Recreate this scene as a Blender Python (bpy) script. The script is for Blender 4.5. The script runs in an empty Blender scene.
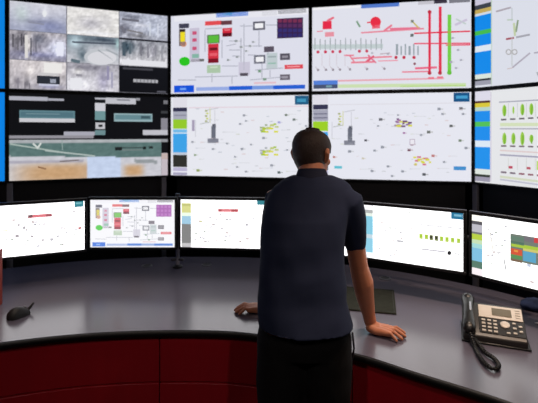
import bpy, bmesh, math, random
from mathutils import Vector, Matrix, noise, Euler

random.seed(7)
scene = bpy.context.scene
COL = scene.collection
PI = math.pi
R = math.radians

# ------------------------------------------------------------------ camera
F = 450.0            # focal length in pixels of the 538 px wide frame
CX, HY = 269.0, 133.0
CAMZ = 1.64
cam = bpy.data.cameras.new('camera')
camo = bpy.data.objects.new('camera', cam)
COL.objects.link(camo)
camo.location = (0, 0, CAMZ)
camo.rotation_euler = (PI / 2, 0, 0)
cam.sensor_width = 36
cam.lens = F / 538 * 36
cam.shift_y = -(201.5 - HY) / 538
cam.clip_start = 0.05
cam.dof.use_dof = True
cam.dof.focus_distance = 2.0
cam.dof.aperture_fstop = 2.4
scene.camera = camo
scene.view_settings.view_transform = 'Standard'
scene.view_settings.look = 'None'
scene.view_settings.gamma = 1
scene.view_settings.use_curve_mapping = False
scene.view_settings.exposure = 0

DESK = 0.74          # worktop height


def desk_pt(px, py, z=DESK):
    Y = F * (CAMZ - z) / (py - HY)
    return Vector(((px - CX) / F * Y, Y, z))


# ------------------------------------------------------------------ materials
def lin(c):
    out = []
    for v in c[:3]:
        v = v / 255.0
        out.append(v / 12.92 if v <= 0.04045 else ((v + 0.055) / 1.055) ** 2.4)
    return tuple(out)


def mat(name, srgb, rough=0.5, metal=0.0, var=0.08, scale=30.0, bump=0.0, spec=0.5, sss=0.0, coat=0.0, stretch=None):
    m = bpy.data.materials.new(name)
    m.use_nodes = True
    nt = m.node_tree
    b = nt.nodes['Principled BSDF']
    b.inputs['Roughness'].default_value = rough
    b.inputs['Metallic'].default_value = metal
    b.inputs['Specular IOR Level'].default_value = spec
    b.inputs['Coat Weight'].default_value = coat
    if sss:
        b.inputs['Subsurface Weight'].default_value = sss
        b.inputs['Subsurface Radius'].default_value = (0.02, 0.008, 0.004)
    tc = nt.nodes.new('ShaderNodeTexCoord')
    src = tc.outputs['Object']
    if stretch:
        mp = nt.nodes.new('ShaderNodeMapping')
        mp.inputs['Scale'].default_value = stretch
        nt.links.new(src, mp.inputs['Vector'])
        src = mp.outputs['Vector']
    n = nt.nodes.new('ShaderNodeTexNoise')
    n.inputs['Scale'].default_value = scale
    n.inputs['Detail'].default_value = 3
    nt.links.new(src, n.inputs['Vector'])
    mix = nt.nodes.new('ShaderNodeMix')
    mix.data_type = 'RGBA'
    c = lin(srgb)
    mix.inputs['A'].default_value = tuple(v * (1 - var) for v in c) + (1,)
    mix.inputs['B'].default_value = tuple(min(1, v * (1 + var)) for v in c) + (1,)
    nt.links.new(n.outputs['Fac'], mix.inputs['Factor'])
    nt.links.new(mix.outputs['Result'], b.inputs['Base Color'])
    if bump:
        bp = nt.nodes.new('ShaderNodeBump')
        bp.inputs['Strength'].default_value = bump
        bp.inputs['Distance'].default_value = 0.004
        nt.links.new(n.outputs['Fac'], bp.inputs['Height'])
        nt.links.new(bp.outputs['Normal'], b.inputs['Normal'])
    return m


def screen_mat(name, strength):
    m = bpy.data.materials.new(name)
    m.use_nodes = True
    nt = m.node_tree
    b = nt.nodes['Principled BSDF']
    b.inputs['Base Color'].default_value = (0.01, 0.01, 0.012, 1)
    b.inputs['Roughness'].default_value = 0.35
    b.inputs['Specular IOR Level'].default_value = 0.3
    a = nt.nodes.new('ShaderNodeAttribute')
    a.attribute_name = 'pixels'
    nt.links.new(a.outputs['Color'], b.inputs['Emission Color'])
    b.inputs['Emission Strength'].default_value = strength
    return m


M = {
    'wall': mat('matt_black_wall', (22, 23, 28), 0.8),
    'ceiling': mat('dark_ceiling', (24, 24, 28), 0.85),
    'floor': mat('dark_carpet', (46, 40, 42), 0.95, scale=200, bump=0.3, spec=0.2),
    'bezel': mat('black_bezel', (15, 16, 20), 0.45),
    'casing': mat('black_casing', (20, 20, 24), 0.5),
    'grey_edge': mat('dark_grey_plastic', (70, 70, 78), 0.4),
    'panel': mat('black_laminate', (16, 17, 23), 0.5),
    'post': mat('dark_anodised', (150, 150, 162), 0.45, 0.3),
    'desk': mat('grey_laminate', (92, 88, 101), 0.24, scale=300, var=0.05, spec=0.65),
    'trim': mat('black_edge_band', (12, 12, 14), 0.5),
    'red': mat('dark_red_laminate', (168, 18, 34), 0.42, scale=6, var=0.14, stretch=(3, 3, 0.4)),
    'carcass': mat('dark_carcass', (30, 12, 14), 0.6),
    'skin': mat('skin', (188, 120, 88), 0.5, scale=60, var=0.08, sss=0.08, spec=0.4),
    'navy': mat('navy_cotton', (29, 36, 58), 0.85, scale=400, var=0.12, bump=0.15, spec=0.2),
    'navy_dark': mat('dark_navy_rib', (30, 33, 50), 0.9, scale=300, bump=0.2, spec=0.2),
    'trouser': mat('black_twill', (9, 9, 12), 0.85, scale=300, bump=0.15, spec=0.25),
    'hair': mat('dark_brown_hair', (52, 37, 32), 0.65, scale=260, var=0.45, bump=0.7, stretch=(1, 1, 0.4)),
    'eye': mat('eye_white', (225, 222, 215), 0.2),
    'iris': mat('brown_iris', (60, 38, 25), 0.2),
    'lip': mat('lip', (165, 92, 82), 0.5),
    'leather': mat('black_leather', (17, 16, 17), 0.6, bump=0.1),
    'phone': mat('phone_charcoal', (42, 38, 36), 0.4),
    'phone_dark': mat('phone_black', (18, 17, 18), 0.35),
    'phone_face': mat('phone_silver', (206, 196, 184), 0.45, 0.1),
    'lcd': mat('phone_lcd', (104, 96, 76), 0.3),
    'key': mat('phone_key', (196, 188, 176), 0.45),
    'pad': mat('dark_olive_pad', (44, 46, 38), 0.85, scale=45, var=0.5, bump=0.2, spec=0.15),
    'pad_edge': mat('pad_stitching', (34, 34, 32), 0.7),
    'binder': mat('red_card', (150, 48, 30), 0.7),
    'paper': mat('white_paper', (220, 216, 208), 0.8),
    'steel': mat('brushed_steel', (170, 172, 180), 0.35, 0.7),
    'blue_cloth': mat('navy_blue_cloth', (38, 54, 92), 0.85, scale=120, var=0.2, bump=0.3),
    'white': mat('white_plastic', (214, 214, 216), 0.4),
}


def lamp_mat(name, srgb, strength):
    m = bpy.data.materials.new(name)
    m.use_nodes = True
    b = m.node_tree.nodes['Principled BSDF']
    b.inputs['Emission Color'].default_value = lin(srgb) + (1,)
    b.inputs['Emission Strength'].default_value = strength
    return m


M['lens'] = lamp_mat('lamp_lens', (255, 225, 190), 2.0)


# ------------------------------------------------------------------ object helpers
def tag(o, label=None, cat=None, group=None, kind=None):
    if label:
        o['label'] = label
    if cat:
        o['category'] = cat
    if group:
        o['group'] = group
    if kind:
        o['kind'] = kind
    return o


def empty(name, loc, rz=0.0, label=None, cat=None, group=None):
    o = bpy.data.objects.new(name, None)
    COL.objects.link(o)
    o.location = loc
    o.rotation_euler = (0, 0, rz)
    o.empty_display_size = 0.1
    return tag(o, label, cat, group)


class MB:
    def __init__(self):
        self.v = []
        self.f = []

    def add(self, vs, fs, mtx=None):
        n = len(self.v)
        for p in vs:
            p = Vector(p)
            self.v.append(mtx @ p if mtx else p)
        for q in fs:
            self.f.append([i + n for i in q])
        return self

    def box(self, c, s, mtx=None, rz=0.0):
        x, y, z = s[0] / 2, s[1] / 2, s[2] / 2
        rot = Matrix.Rotation(rz, 3, 'Z')
        vs = [Vector(c) + rot @ Vector((a * x, b * y, d * z)) for a in (-1, 1) for b in (-1, 1) for d in (-1, 1)]
        fs = [(0, 1, 3, 2), (4, 6, 7, 5), (0, 4, 5, 1), (2, 3, 7, 6), (0, 2, 6, 4), (1, 5, 7, 3)]
        return self.add(vs, fs, mtx)

    def rings(self, rings, cap=True):
        """rings: list of lists of points with equal count"""
        n = len(rings[0])
        vs = [p for r in rings for p in r]
        fs = []
        for k in range(len(rings) - 1):
            for i in range(n):
                j = (i + 1) % n
                fs.append((k * n + i, k * n + j, (k + 1) * n + j, (k + 1) * n + i))
        if cap:
            fs.append(tuple(range(n - 1, -1, -1)))
            m = (len(rings) - 1) * n
            fs.append(tuple(range(m, m + n)))
        return self.add(vs, fs)

    def tube(self, pts, radii, seg=12, round_ends=True, flat=1.0, up=None):
        """a tapering tube through pts; flat squashes it along the second frame axis"""
        pts = [Vector(p) for p in pts]
        radii = list(radii)
        if round_ends:
            d0 = (pts[0] - pts[1]).normalized()
            d1 = (pts[-1] - pts[-2]).normalized()
            r0, r1 = radii[0], radii[-1]
            a0 = [pts[0] + d0 * r0 * math.sin(t) for t in (1.45, 1.0, 0.5)]
            b0 = [r0 * math.cos(t) for t in (1.45, 1.0, 0.5)]
            a1 = [pts[-1] + d1 * r1 * math.sin(t) for t in (0.5, 1.0, 1.45)]
            b1 = [r1 * math.cos(t) for t in (0.5, 1.0, 1.45)]
            pts = a0 + pts + a1
            radii = b0 + radii + b1
        prev = None
        rings = []
        for i, p in enumerate(pts):
            t = (pts[min(i + 1, len(pts) - 1)] - pts[max(i - 1, 0)]).normalized()
            if prev is None:
                ref = Vector(up) if up else (Vector((0, 0, 1)) if abs(t.z) < 0.9 else Vector((1, 0, 0)))
                a = (ref - t * ref.dot(t)).normalized()
            else:
                a = (prev - t * prev.dot(t)).normalized()
            prev = a
            b = t.cross(a)
            rings.append([p + (a * math.cos(2 * PI * k / seg) * flat + b * math.sin(2 * PI * k / seg)) * radii[i] for k in range(seg)])
        return self.rings(rings)

    def lathe(self, prof, c, seg=24, axis='Z'):
        rings = []
        for r, h in prof:
            ring = []
            for k in range(seg):
                a = 2 * PI * k / seg
                if axis == 'Z':
                    ring.append(Vector(c) + Vector((r * math.cos(a), r * math.sin(a), h)))
                else:
                    ring.append(Vector(c) + Vector((r * math.cos(a), -h, r * math.sin(a))))
            rings.append(ring)
        return self.rings(rings)

    def prism(self, poly, z0, z1):
        n = len(poly)
        vs = [Vector((p[0], p[1], z0)) for p in poly] + [Vector((p[0], p[1], z1)) for p in poly]
        fs = [tuple(range(n - 1, -1, -1)), tuple(range(n, 2 * n))]
        for i in range(n):
            j = (i + 1) % n
            fs.append((i, j, n + j, n + i))
        return self.add(vs, fs)

    def mesh(self, name):
        me = bpy.data.meshes.new(name)
        me.from_pydata([tuple(p) for p in self.v], [], self.f)
        bm = bmesh.new()
        bm.from_mesh(me)
        bmesh.ops.recalc_face_normals(bm, faces=bm.faces)
        bm.to_mesh(me)
        bm.free()
        return me

    def build(self, name, material, parent=None, bevel=0.0, smooth=False, segs=2):
        me = self.mesh(name)
        me.materials.append(material)
        o = bpy.data.objects.new(name, me)
        COL.objects.link(o)
        if parent is not None:
            o.parent = parent
        if bevel:
            b = o.modifiers.new('edge', 'BEVEL')
            b.width = bevel
            b.segments = segs
            b.limit_method = 'ANGLE'
            b.angle_limit = R(40)
        if smooth or bevel:
            for p in me.polygons:
                p.use_smooth = True
            if bevel or smooth == 'angle':
                me.set_sharp_from_angle(angle=R(40))
        return o


def remesh(mb, name, voxel, material, smooth_iter=4, shape=None):
    """fuse overlapping closed lofts into one continuous skin"""
    me = mb.mesh(name + '_raw')
    o = bpy.data.objects.new(name + '_raw', me)
    COL.objects.link(o)
    m = o.modifiers.new('fuse', 'REMESH')
    m.mode = 'VOXEL'
    m.voxel_size = voxel
    if smooth_iter:
        s = o.modifiers.new('relax', 'SMOOTH')
        s.factor = 0.5
        s.iterations = smooth_iter
    dg = bpy.context.evaluated_depsgraph_get()
    dg.update()
    out = bpy.data.meshes.new_from_object(o.evaluated_get(dg))
    out.name = name
    bpy.data.objects.remove(o, do_unlink=True)
    bpy.data.meshes.remove(me)
    if shape:
        nr = [Vector(v.normal) for v in out.vertices]
        for v, n in zip(out.vertices, nr):
            v.co = shape(Vector(v.co), n)
    out.materials.clear()
    out.materials.append(material)
    for p in out.polygons:
        p.use_smooth = True
    r = bpy.data.objects.new(name, out)
    COL.objects.link(r)
    return r


def catmull(pts, n):
    P = [Vector(p) for p in pts]
    P = [P[0] * 2 - P[1]] + P + [P[-1] * 2 - P[-2]]
    out = []
    for i in range(1, len(P) - 2):
        for k in range(n):
            t = k / n
            a, b, c, d = P[i - 1], P[i], P[i + 1], P[i + 2]
            out.append(0.5 * (2 * b + (c - a) * t + (2 * a - 5 * b + 4 * c - d) * t * t + (3 * b - a - 3 * c + d) * t ** 3))
    out.append(P[-2])
    return out


# ------------------------------------------------------------------ the room
def structure(name, mb, m):
    return tag(mb.build(name, m), kind='structure')


XL, XR, YB, YF, ZC = -3.9, 3.1, 4.6, -1.6, 3.0
structure('floor', MB().box(((XL + XR) / 2, (YB + YF) / 2, -0.05), (XR - XL + .4, YB - YF + .4, 0.1)), M['floor'])
structure('ceiling', MB().box(((XL + XR) / 2, (YB + YF) / 2, ZC + 0.05), (XR - XL + .4, YB - YF + .4, 0.1)), M['ceiling'])
structure('wall_back', MB().box(((XL + XR) / 2, YB + 0.05, ZC / 2), (XR - XL, 0.1, ZC)), M['wall'])
structure('wall_front', MB().box(((XL + XR) / 2, YF - 0.05, ZC / 2), (XR - XL, 0.1, ZC)), M['wall'])
structure('wall_left', MB().box((XL - 0.05, (YB + YF) / 2, ZC / 2), (0.1, YB - YF + .2, ZC)), M['wall'])
structure('wall_right', MB().box((XR + 0.05, (YB + YF) / 2, ZC / 2), (0.1, YB - YF + .2, ZC)), M['wall'])


# ------------------------------------------------------------------ screens
class Screen:
    """The picture a display shows, as coloured facets on its own flat panel.
    Local frame: x right, z up, the face looks along -y."""

    def __init__(self, centre, yaw, w, h, bg, tint=None, gain=1.0):
        self.gain = gain
        self.c = Vector(centre)
        self.yaw = yaw
        self.w, self.h = w, h
        self.ax = Vector((math.cos(yaw), math.sin(yaw), 0))
        self.n = Vector((-math.sin(yaw), math.cos(yaw), 0))
        self.v, self.f, self.col = [], [], []
        self.layer = 0
        self.tint = tint
        self.ops = []
        self.quad((0, 0), (1, 0), (1, 1), (0, 1), bg)

    # photograph measurement -> place on this panel, 0..1
    def uv(self, px, py):
        d = Vector(((px - CX) / F, 1.0, -(py - HY) / F))
        o = Vector((0, 0, CAMZ))
        t = (self.c - o).dot(self.n) / d.dot(self.n)
        p = o + d * t - self.c
        return p.dot(self.ax) / self.w + 0.5, p.z / self.h + 0.5

    def _pt(self, u, v):
        u = min(1, max(0, u))
        v = min(1, max(0, v))
        return Vector(((u - 0.5) * self.w, -0.00012 * self.layer, (v - 0.5) * self.h))

    def poly(self, uvs, col, cols=None):
        n = len(self.v)
        for u, v in uvs:
            self.v.append(self._pt(u, v))
        self.f.append(tuple(range(n, n + len(uvs))))
        cs = cols if cols else [col] * len(uvs)
        if self.tint:
            cs = [self.tint(c) for c in cs]
        out = []
        for c in cs:
            k = max(0.0, min(1.0, (min(c) - 215) / 30.0))
            g = self.gain + (1 - self.gain) * k
            out.append(tuple(x * g for x in lin(c)))
        self.col.append(out)

    def quad(self, a, b, c, d, col):
        self.poly([a, b, c, d], col)
        self.ops.append(([a, b, c, d], col))
        self.layer += 1 if self.layer < 12 else 0

    def up(self, k):
        self.layer = k

    def ruv(self, u0, v0, u1, v1, col):
        self.poly([(u0, v0), (u1, v0), (u1, v1), (u0, v1)], col)
        self.ops.append(([(u0, v0), (u1, v0), (u1, v1), (u0, v1)], col))

    def rect(self, x0, y0, x1, y1, col):
        xc, yc = (x0 + x1) / 2, (y0 + y1) / 2
        uc, vc = self.uv(xc, yc)
        du = abs(self.uv(x1, yc)[0] - self.uv(x0, yc)[0]) / 2
        dv = abs(self.uv(xc, y1)[1] - self.uv(xc, y0)[1]) / 2
        self.ruv(uc - du, vc - dv, uc + du, vc + dv, col)

    def frame(self, x0, y0, x1, y1, col, inner, t=1.3):
        self.rect(x0, y0, x1, y1, col)
        self.layer += 1
        self.rect(x0 + t, y0 + t, x1 - t, y1 - t, inner)
        self.layer -= 1

    def line(self, x0, y0, x1, y1, wpx, col):
        a, b = Vector((x0, y0)), Vector((x1, y1))
        d = (b - a).normalized() * wpx / 2
        n = Vector((-d.y, d.x))
        q = [self.uv(*(a + n)), self.uv(*(a - n)), self.uv(*(b - n)), self.uv(*(b + n))]
        self.poly(q, col)
        self.ops.append((q, col))

    def disc(self, x, y, r, col, n=12, ry=None):
        q = [self.uv(x + r * math.cos(2 * PI * k / n), y + (ry or r) * math.sin(2 * PI * k / n)) for k in range(n)]
        self.poly(q, col)
        self.ops.append((q, col))

    def marks(self, pts, base=(120, 120, 130)):
        for p in pts:
            x, y = p[0], p[1]
            s = p[2] if len(p) > 2 else 1.3
            c = p[3] if len(p) > 3 else base
            self.rect(x - s, y - s * 0.8, x + s, y + s * 0.8, c)
            soft = tuple((v + 470) / 3 for v in c)
            self.rect(x + s, y - s * 0.3, x + s * 2.6, y + s * 0.4, soft)

    def image(self, u0, v0, u1, v1, nx, ny, fn):
        pts = {}
        for j in range(ny + 1):
            for i in range(nx + 1):
                pts[i, j] = fn(i / nx, j / ny)
        for j in range(ny):
            for i in range(nx):
                q, cs = [], []
                for a, b in ((i, j), (i + 1, j), (i + 1, j + 1), (i, j + 1)):
                    q.append((u0 + (u1 - u0) * a / nx, v0 + (v1 - v0) * b / ny))
                    cs.append(pts[a, b])
                self.poly(q, None, cs)

    def build(self, m, parent, loc):
        me = bpy.data.meshes.new('screen')
        me.from_pydata([tuple(p) for p in self.v], [], self.f)
        at = me.color_attributes.new('pixels', 'FLOAT_COLOR', 'CORNER')
        flat = []
        for cs in self.col:
            for c in cs:
                flat += [c[0], c[1], c[2], 1.0]
        at.data.foreach_set('color', flat)
        me.materials.append(m)
        o = bpy.data.objects.new('screen', me)
        COL.objects.link(o)
        o.parent = parent
        o.location = loc
        return o


def blobs(top, bottom, items, grain=18, seed=0, stretch=(6, 6)):
    """a blurry camera picture: a vertical blend, soft patches and grain"""
    def fn(u, v):
        c = [bottom[k] + (top[k] - bottom[k]) * v for k in range(3)]
        for cx, cy, rx, ry, col, s in items:
            w = s * math.exp(-((u - cx) / rx) ** 2 - ((v - cy) / ry) ** 2)
            c = [c[k] * (1 - w) + col[k] * w for k in range(3)]
        g = noise.noise(Vector((u * stretch[0] + seed * 7.1, v * stretch[1] + seed * 3.3, seed))) * grain
        g *= 1.5
        g += noise.noise(Vector((u * stretch[0] * 2.7 + seed, v * stretch[1] * 2.3, seed + 9))) * grain * 1.5
        g += noise.noise(Vector((u * stretch[0] * 5.5 + seed, v * stretch[1] * 4.5, seed + 4))) * grain * 0.8
        return tuple(max(0, min(255, (x - 190) * 1.2 + 190 + g)) if x > 60 else x for x in c)
    return fn


def draw_cctv(s):
    t = 1 / 3
    g = 0.006
    W, K = (238, 238, 244), (62, 62, 72)
    tiles = {
        (0, 2): blobs((212, 212, 220), (168, 172, 192), [(.7, .22, .3, .22, (140, 146, 180), .8), (.4, .36, .25, .05, (140, 142, 160), .8), (.62, .7, .06, .15, W, .8), (.2, .6, .12, .3, (196, 208, 208), .8)], 12, 1),
        (1, 2): blobs((226, 224, 222), (228, 226, 224), [(.45, .45, .25, .25, (186, 184, 192), .8), (.5, .1, .5, .06, W, .8), (.75, .6, .1, .3, (204, 202, 204), .7)], 18, 2),
        (2, 2): blobs((190, 194, 208), (176, 178, 190), [(.25, .85, .22, .08, (110, 112, 124), .8), (.1, .4, .1, .2, (112, 112, 124), .8), (.4, .14, .25, .08, (118, 116, 118), .7), (.7, .45, .2, .3, (198, 204, 220), .8), (.45, .55, .2, .05, W, .6)], 30, 3, (9, 6)),
        (0, 1): blobs((182, 178, 184), (158, 156, 172), [(.85, .45, .2, .3, (232, 236, 255), .95), (.1, .65, .06, .3, (92, 90, 96), .7), (.24, .7, .05, .35, (84, 82, 88), .7), (.34, .5, .04, .5, (228, 222, 218), .9), (.5, .75, .12, .2, (100, 104, 118), .7), (.5, .2, .4, .1, (140, 142, 176), .7)], 34, 4, (12, 4)),
        (1, 1): blobs((128, 142, 152), (206, 206, 212), [(.15, .75, .12, .18, (206, 226, 234), .9), (.3, .3, .1, .25, (92, 110, 120), .9), (.65, .4, .3, .3, (216, 214, 220), .95), (.7, .9, .3, .07, (70, 78, 92), .8), (.98, .8, .05, .2, (190, 220, 220), .8)], 16, 5),
        (2, 1): blobs((166, 168, 176), (198, 196, 200), [(.16, .7, .14, .22, (66, 84, 96), .9), (.5, .12, .6, .12, W, .95), (.45, .7, .05, .3, (108, 110, 120), .6), (.7, .6, .06, .3, (140, 138, 150), .6)], 34, 6, (14, 4)),
        (0, 0): blobs((206, 200, 202), (182, 178, 184), [(.75, .75, .22, .2, (244, 240, 238), .95), (.14, .2, .05, .2, (130, 126, 136), .7), (.3, .2, .04, .18, (120, 118, 126), .7), (.36, .65, .08, .2, (238, 232, 230), .8), (.7, .1, .2, .06, (150, 152, 190), .7)], 20, 7, (10, 5)),
        (1, 0): blobs((176, 174, 182), (220, 218, 224), [(.4, .85, .3, .12, (128, 126, 138), .7), (.2, .25, .25, .2, W, .9), (.7, .4, .12, .4, (156, 152, 180), .6), (.2, .7, .1, .12, (216, 214, 214), .8)], 22, 8, (8, 6)),
        (2, 0): blobs((20, 21, 27), (16, 17, 22), [], 3, 9),
    }
    s.up(1)
    s.ruv(0, 0, 1, 1, (120, 120, 130))
    s.up(2)
    for (i, j), fn in tiles.items():
        gx = g if (i, j) != (2, 0) else 0
        s.image(i * t + gx / 2, j * t + g, (i + 1) * t - gx / 2, (j + 1) * t - g * .3, 34, 20, fn)
    s.up(3)
    s.ruv(t * 2, t * 2 - .012, 1, t * 2 + .012, (38, 38, 46))
    # firmer shapes in the camera pictures
    for x, y0, y1, w, c in ((13, 34, 47, 1.6, (88, 86, 94)), (18, 35, 50, 1.2, (104, 102, 110)), (21.5, 34, 46, 1.4, (80, 78, 86)), (26.4, 35, 58, 3.2, (226, 222, 220)), (31, 38, 55, 1.5, (96, 96, 108)),
                            (36, 40, 52, 1.3, (110, 110, 122)), (60, 42, 56, 7, (236, 238, 252)), (124, 42, 56, 3.4, (76, 92, 104)), (130, 43, 54, 2.4, (92, 106, 116)), (141, 43, 56, 1.6, (120, 120, 130)),
                            (148, 44, 58, 1.4, (128, 126, 138)), (155.6, 45, 56, 1.8, (140, 140, 150)), (162, 46, 60, 1.4, (150, 150, 160)), (150, 23, 36, 1.2, (216, 222, 232)), (158, 24, 37, 1.1, (220, 224, 236)),
                            (18, 78, 90, 1.3, (136, 132, 142)), (25, 82, 91, 1.2, (116, 112, 122)), (29.5, 83, 91, 1.2, (126, 122, 132)), (108, 66, 80, 2.4, (150, 146, 176)), (112, 72, 88, 2, (166, 164, 188))):
        s.line(x, y0, x, y1, w, c)
    s.line(122, 19, 139, 21, 2.4, (112, 112, 124))
    s.line(121, 26, 125, 33, 3, (116, 116, 128))
    s.line(127, 30, 143, 33.4, 1.6, (128, 126, 130))
    s.line(28, 22, 44, 24.4, 1.4, (142, 144, 162))
    s.disc(44.6, 13.6, 2.2, (236, 238, 242), ry=3.4)
    s.rect(44, 63, 62, 73, (240, 238, 236))
    s.disc(101, 57, 17, (196, 200, 206), n=20, ry=8.4)
    s.line(72, 42, 116, 44, 1.8, (84, 92, 106))
    s.line(71, 60, 80, 62, 3.2, (96, 114, 124))
    s.rect(123, 60.6, 167, 66, (232, 232, 238))
    s.rect(70, 78, 82, 89, (236, 236, 242))
    s.rect(76, 74, 82, 76.4, (150, 148, 158))
    s.up(4)
    s.disc(102, 58, 14.6, (220, 220, 226), n=20, ry=6.8)
    s.line(98, 50, 113, 60, 1.2, (150, 156, 164))
    s.line(106, 49.4, 118, 55, 1.2, (160, 166, 174))
    # the dark van in the lower-left picture
    s.rect(37, 76, 60, 84, (44, 48, 58))
    s.up(4)
    s.rect(50, 79, 56, 83, (190, 196, 214))
    s.rect(39, 84, 59, 86, (204, 206, 226))
    s.rect(40, 73, 58, 75.5, (206, 204, 206))
    # the dead picture's line of small print
    s.rect(133.5, 79.5, 158, 82.6, (176, 176, 182))
    s.rect(123, 68, 153, 70, (70, 70, 78))
    s.rect(157, 91, 166, 92.6, (88, 88, 98))
    for k in range(6):
        s.up(5)
        s.rect(136.5 + k * 3.6, 79, 137.3 + k * 3.6, 83, (90, 90, 98))


def draw_traffic(s):
    s.up(1)
    T1, T2 = (98, 134, 144), (206, 206, 212)
    s.rect(8.6, 96.5, 48, 100.5, (178, 178, 190))
    s.rect(48, 98.5, 64, 100.8, (172, 172, 184))
    s.rect(20, 110.5, 75.5, 118.4, T1)
    s.rect(20, 118.4, 75.5, 122.2, T2)
    s.rect(8.6, 135.4, 95, 138.4, (150, 148, 156))
    s.rect(64, 131.6, 95, 135.4, (172, 172, 184))
    s.rect(95, 97.5, 105.6, 135, (22, 24, 28))
    s.rect(105.6, 98, 136, 104, (196, 196, 204))
    s.rect(136, 98, 140, 100.5, (150, 150, 158))
    s.rect(114.4, 113.6, 152.6, 121.6, (150, 178, 184))
    s.rect(161, 118.2, 168.6, 130, (140, 138, 148))
    s.rect(143, 130, 168.6, 135, (196, 196, 204))
    s.rect(163.5, 100.4, 168.6, 104, (120, 120, 126))
    s.rect(161, 111, 168.6, 113.5, (60, 62, 66))
    s.up(2)
    s.rect(21, 112, 74, 117, (82, 116, 128))
    s.rect(95, 97.8, 105.4, 99.4, (190, 190, 200))
    s.rect(95, 103, 105.4, 111, (208, 208, 216))
    s.rect(95, 111, 105.4, 120, (112, 150, 154))
    s.rect(95.5, 122.6, 105, 129, (196, 196, 202))
    s.rect(95, 130.2, 105.4, 135, (110, 142, 146))
    s.rect(115.4, 115, 151.6, 119.6, (104, 140, 148))
    s.rect(117, 99.4, 130, 100.6, (120, 120, 130))
    s.up(3)
    s.rect(98.5, 124.6, 102.5, 127, (30, 30, 34))
    s.rect(141, 116, 150, 118.6, (62, 88, 96))
    s.rect(26, 113.5, 60, 114.3, (120, 150, 158))
    # road-camera picture
    v0 = 0.0
    u1 = s.uv(161.3, 160)[0]
    v1 = s.uv(88, 139.5)[1]
    teal, sand, pale = (92, 120, 118), (204, 164, 122), (206, 206, 214)

    def fn(u, v):
        if v > .93:
            c = (176, 180, 184)
        elif v > .90:
            c = (84, 96, 98)
        elif v > .60 - .10 * u:
            c = teal
        else:
            c = pale
            d = 0
            ex = math.exp(-((u - .30) / .26) ** 4 - ((v - .16) / .24) ** 4)
            ex2 = math.exp(-((u - .80) / .07) ** 4 - ((v - .16) / .16) ** 4)
            d = min(1, ex + ex2)
            c = tuple(pale[k] * (1 - d) + sand[k] * d for k in range(3))
            if .48 < u < .71 and v < .55:
                c = (200, 214, 240)
            if .80 < u < .97 and abs(v - .42 + (u - .8) * .25) < .05:
                c = (150, 156, 160)
            if u < .46 and .42 < v < .50:
                c = tuple((a + b) / 2 for a, b in zip(c, (150, 146, 168)))
        g = noise.noise(Vector((u * 22, v * 12, 3))) * 12 + noise.noise(Vector((u * 50, v * 20, 5))) * 8
        return tuple(max(0, min(255, x + g)) for x in c)
    s.up(2)
    s.image(0, v0, u1, v1, 84, 30, fn)
    s.up(3)
    s.line(10, 144, 60, 152, 1.5, (168, 184, 178))
    s.line(45, 150.5, 95, 156, 1.5, (176, 190, 186))
    s.line(33, 143.5, 38, 148, 1.8, (214, 220, 216))
    s.line(41, 143, 37, 149, 1.8, (214, 220, 216))
    s.line(62, 140, 62.5, 150, 0.9, (150, 170, 166))
    s.rect(115, 147, 122, 150.4, (30, 34, 36))
    s.rect(122, 147.2, 143, 148.2, (60, 72, 72))
    s.rect(122, 149.4, 143, 150.4, (120, 132, 132))
    s.rect(143, 146.6, 146, 149.4, (24, 28, 30))
    s.rect(149, 146.2, 153, 148.6, (40, 48, 48))
    s.line(38, 167, 46, 169, 1.6, (150, 112, 82))
    s.line(60, 161.5, 79, 160, 1.2, (120, 110, 110))
    s.rect(161.5, 139, 169.5, 142, (150, 152, 158))
    s.rect(161.5, 153, 169.5, 176, (200, 190, 198))
    s.rect(161.5, 153.5, 169.5, 159, (196, 172, 160))


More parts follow.
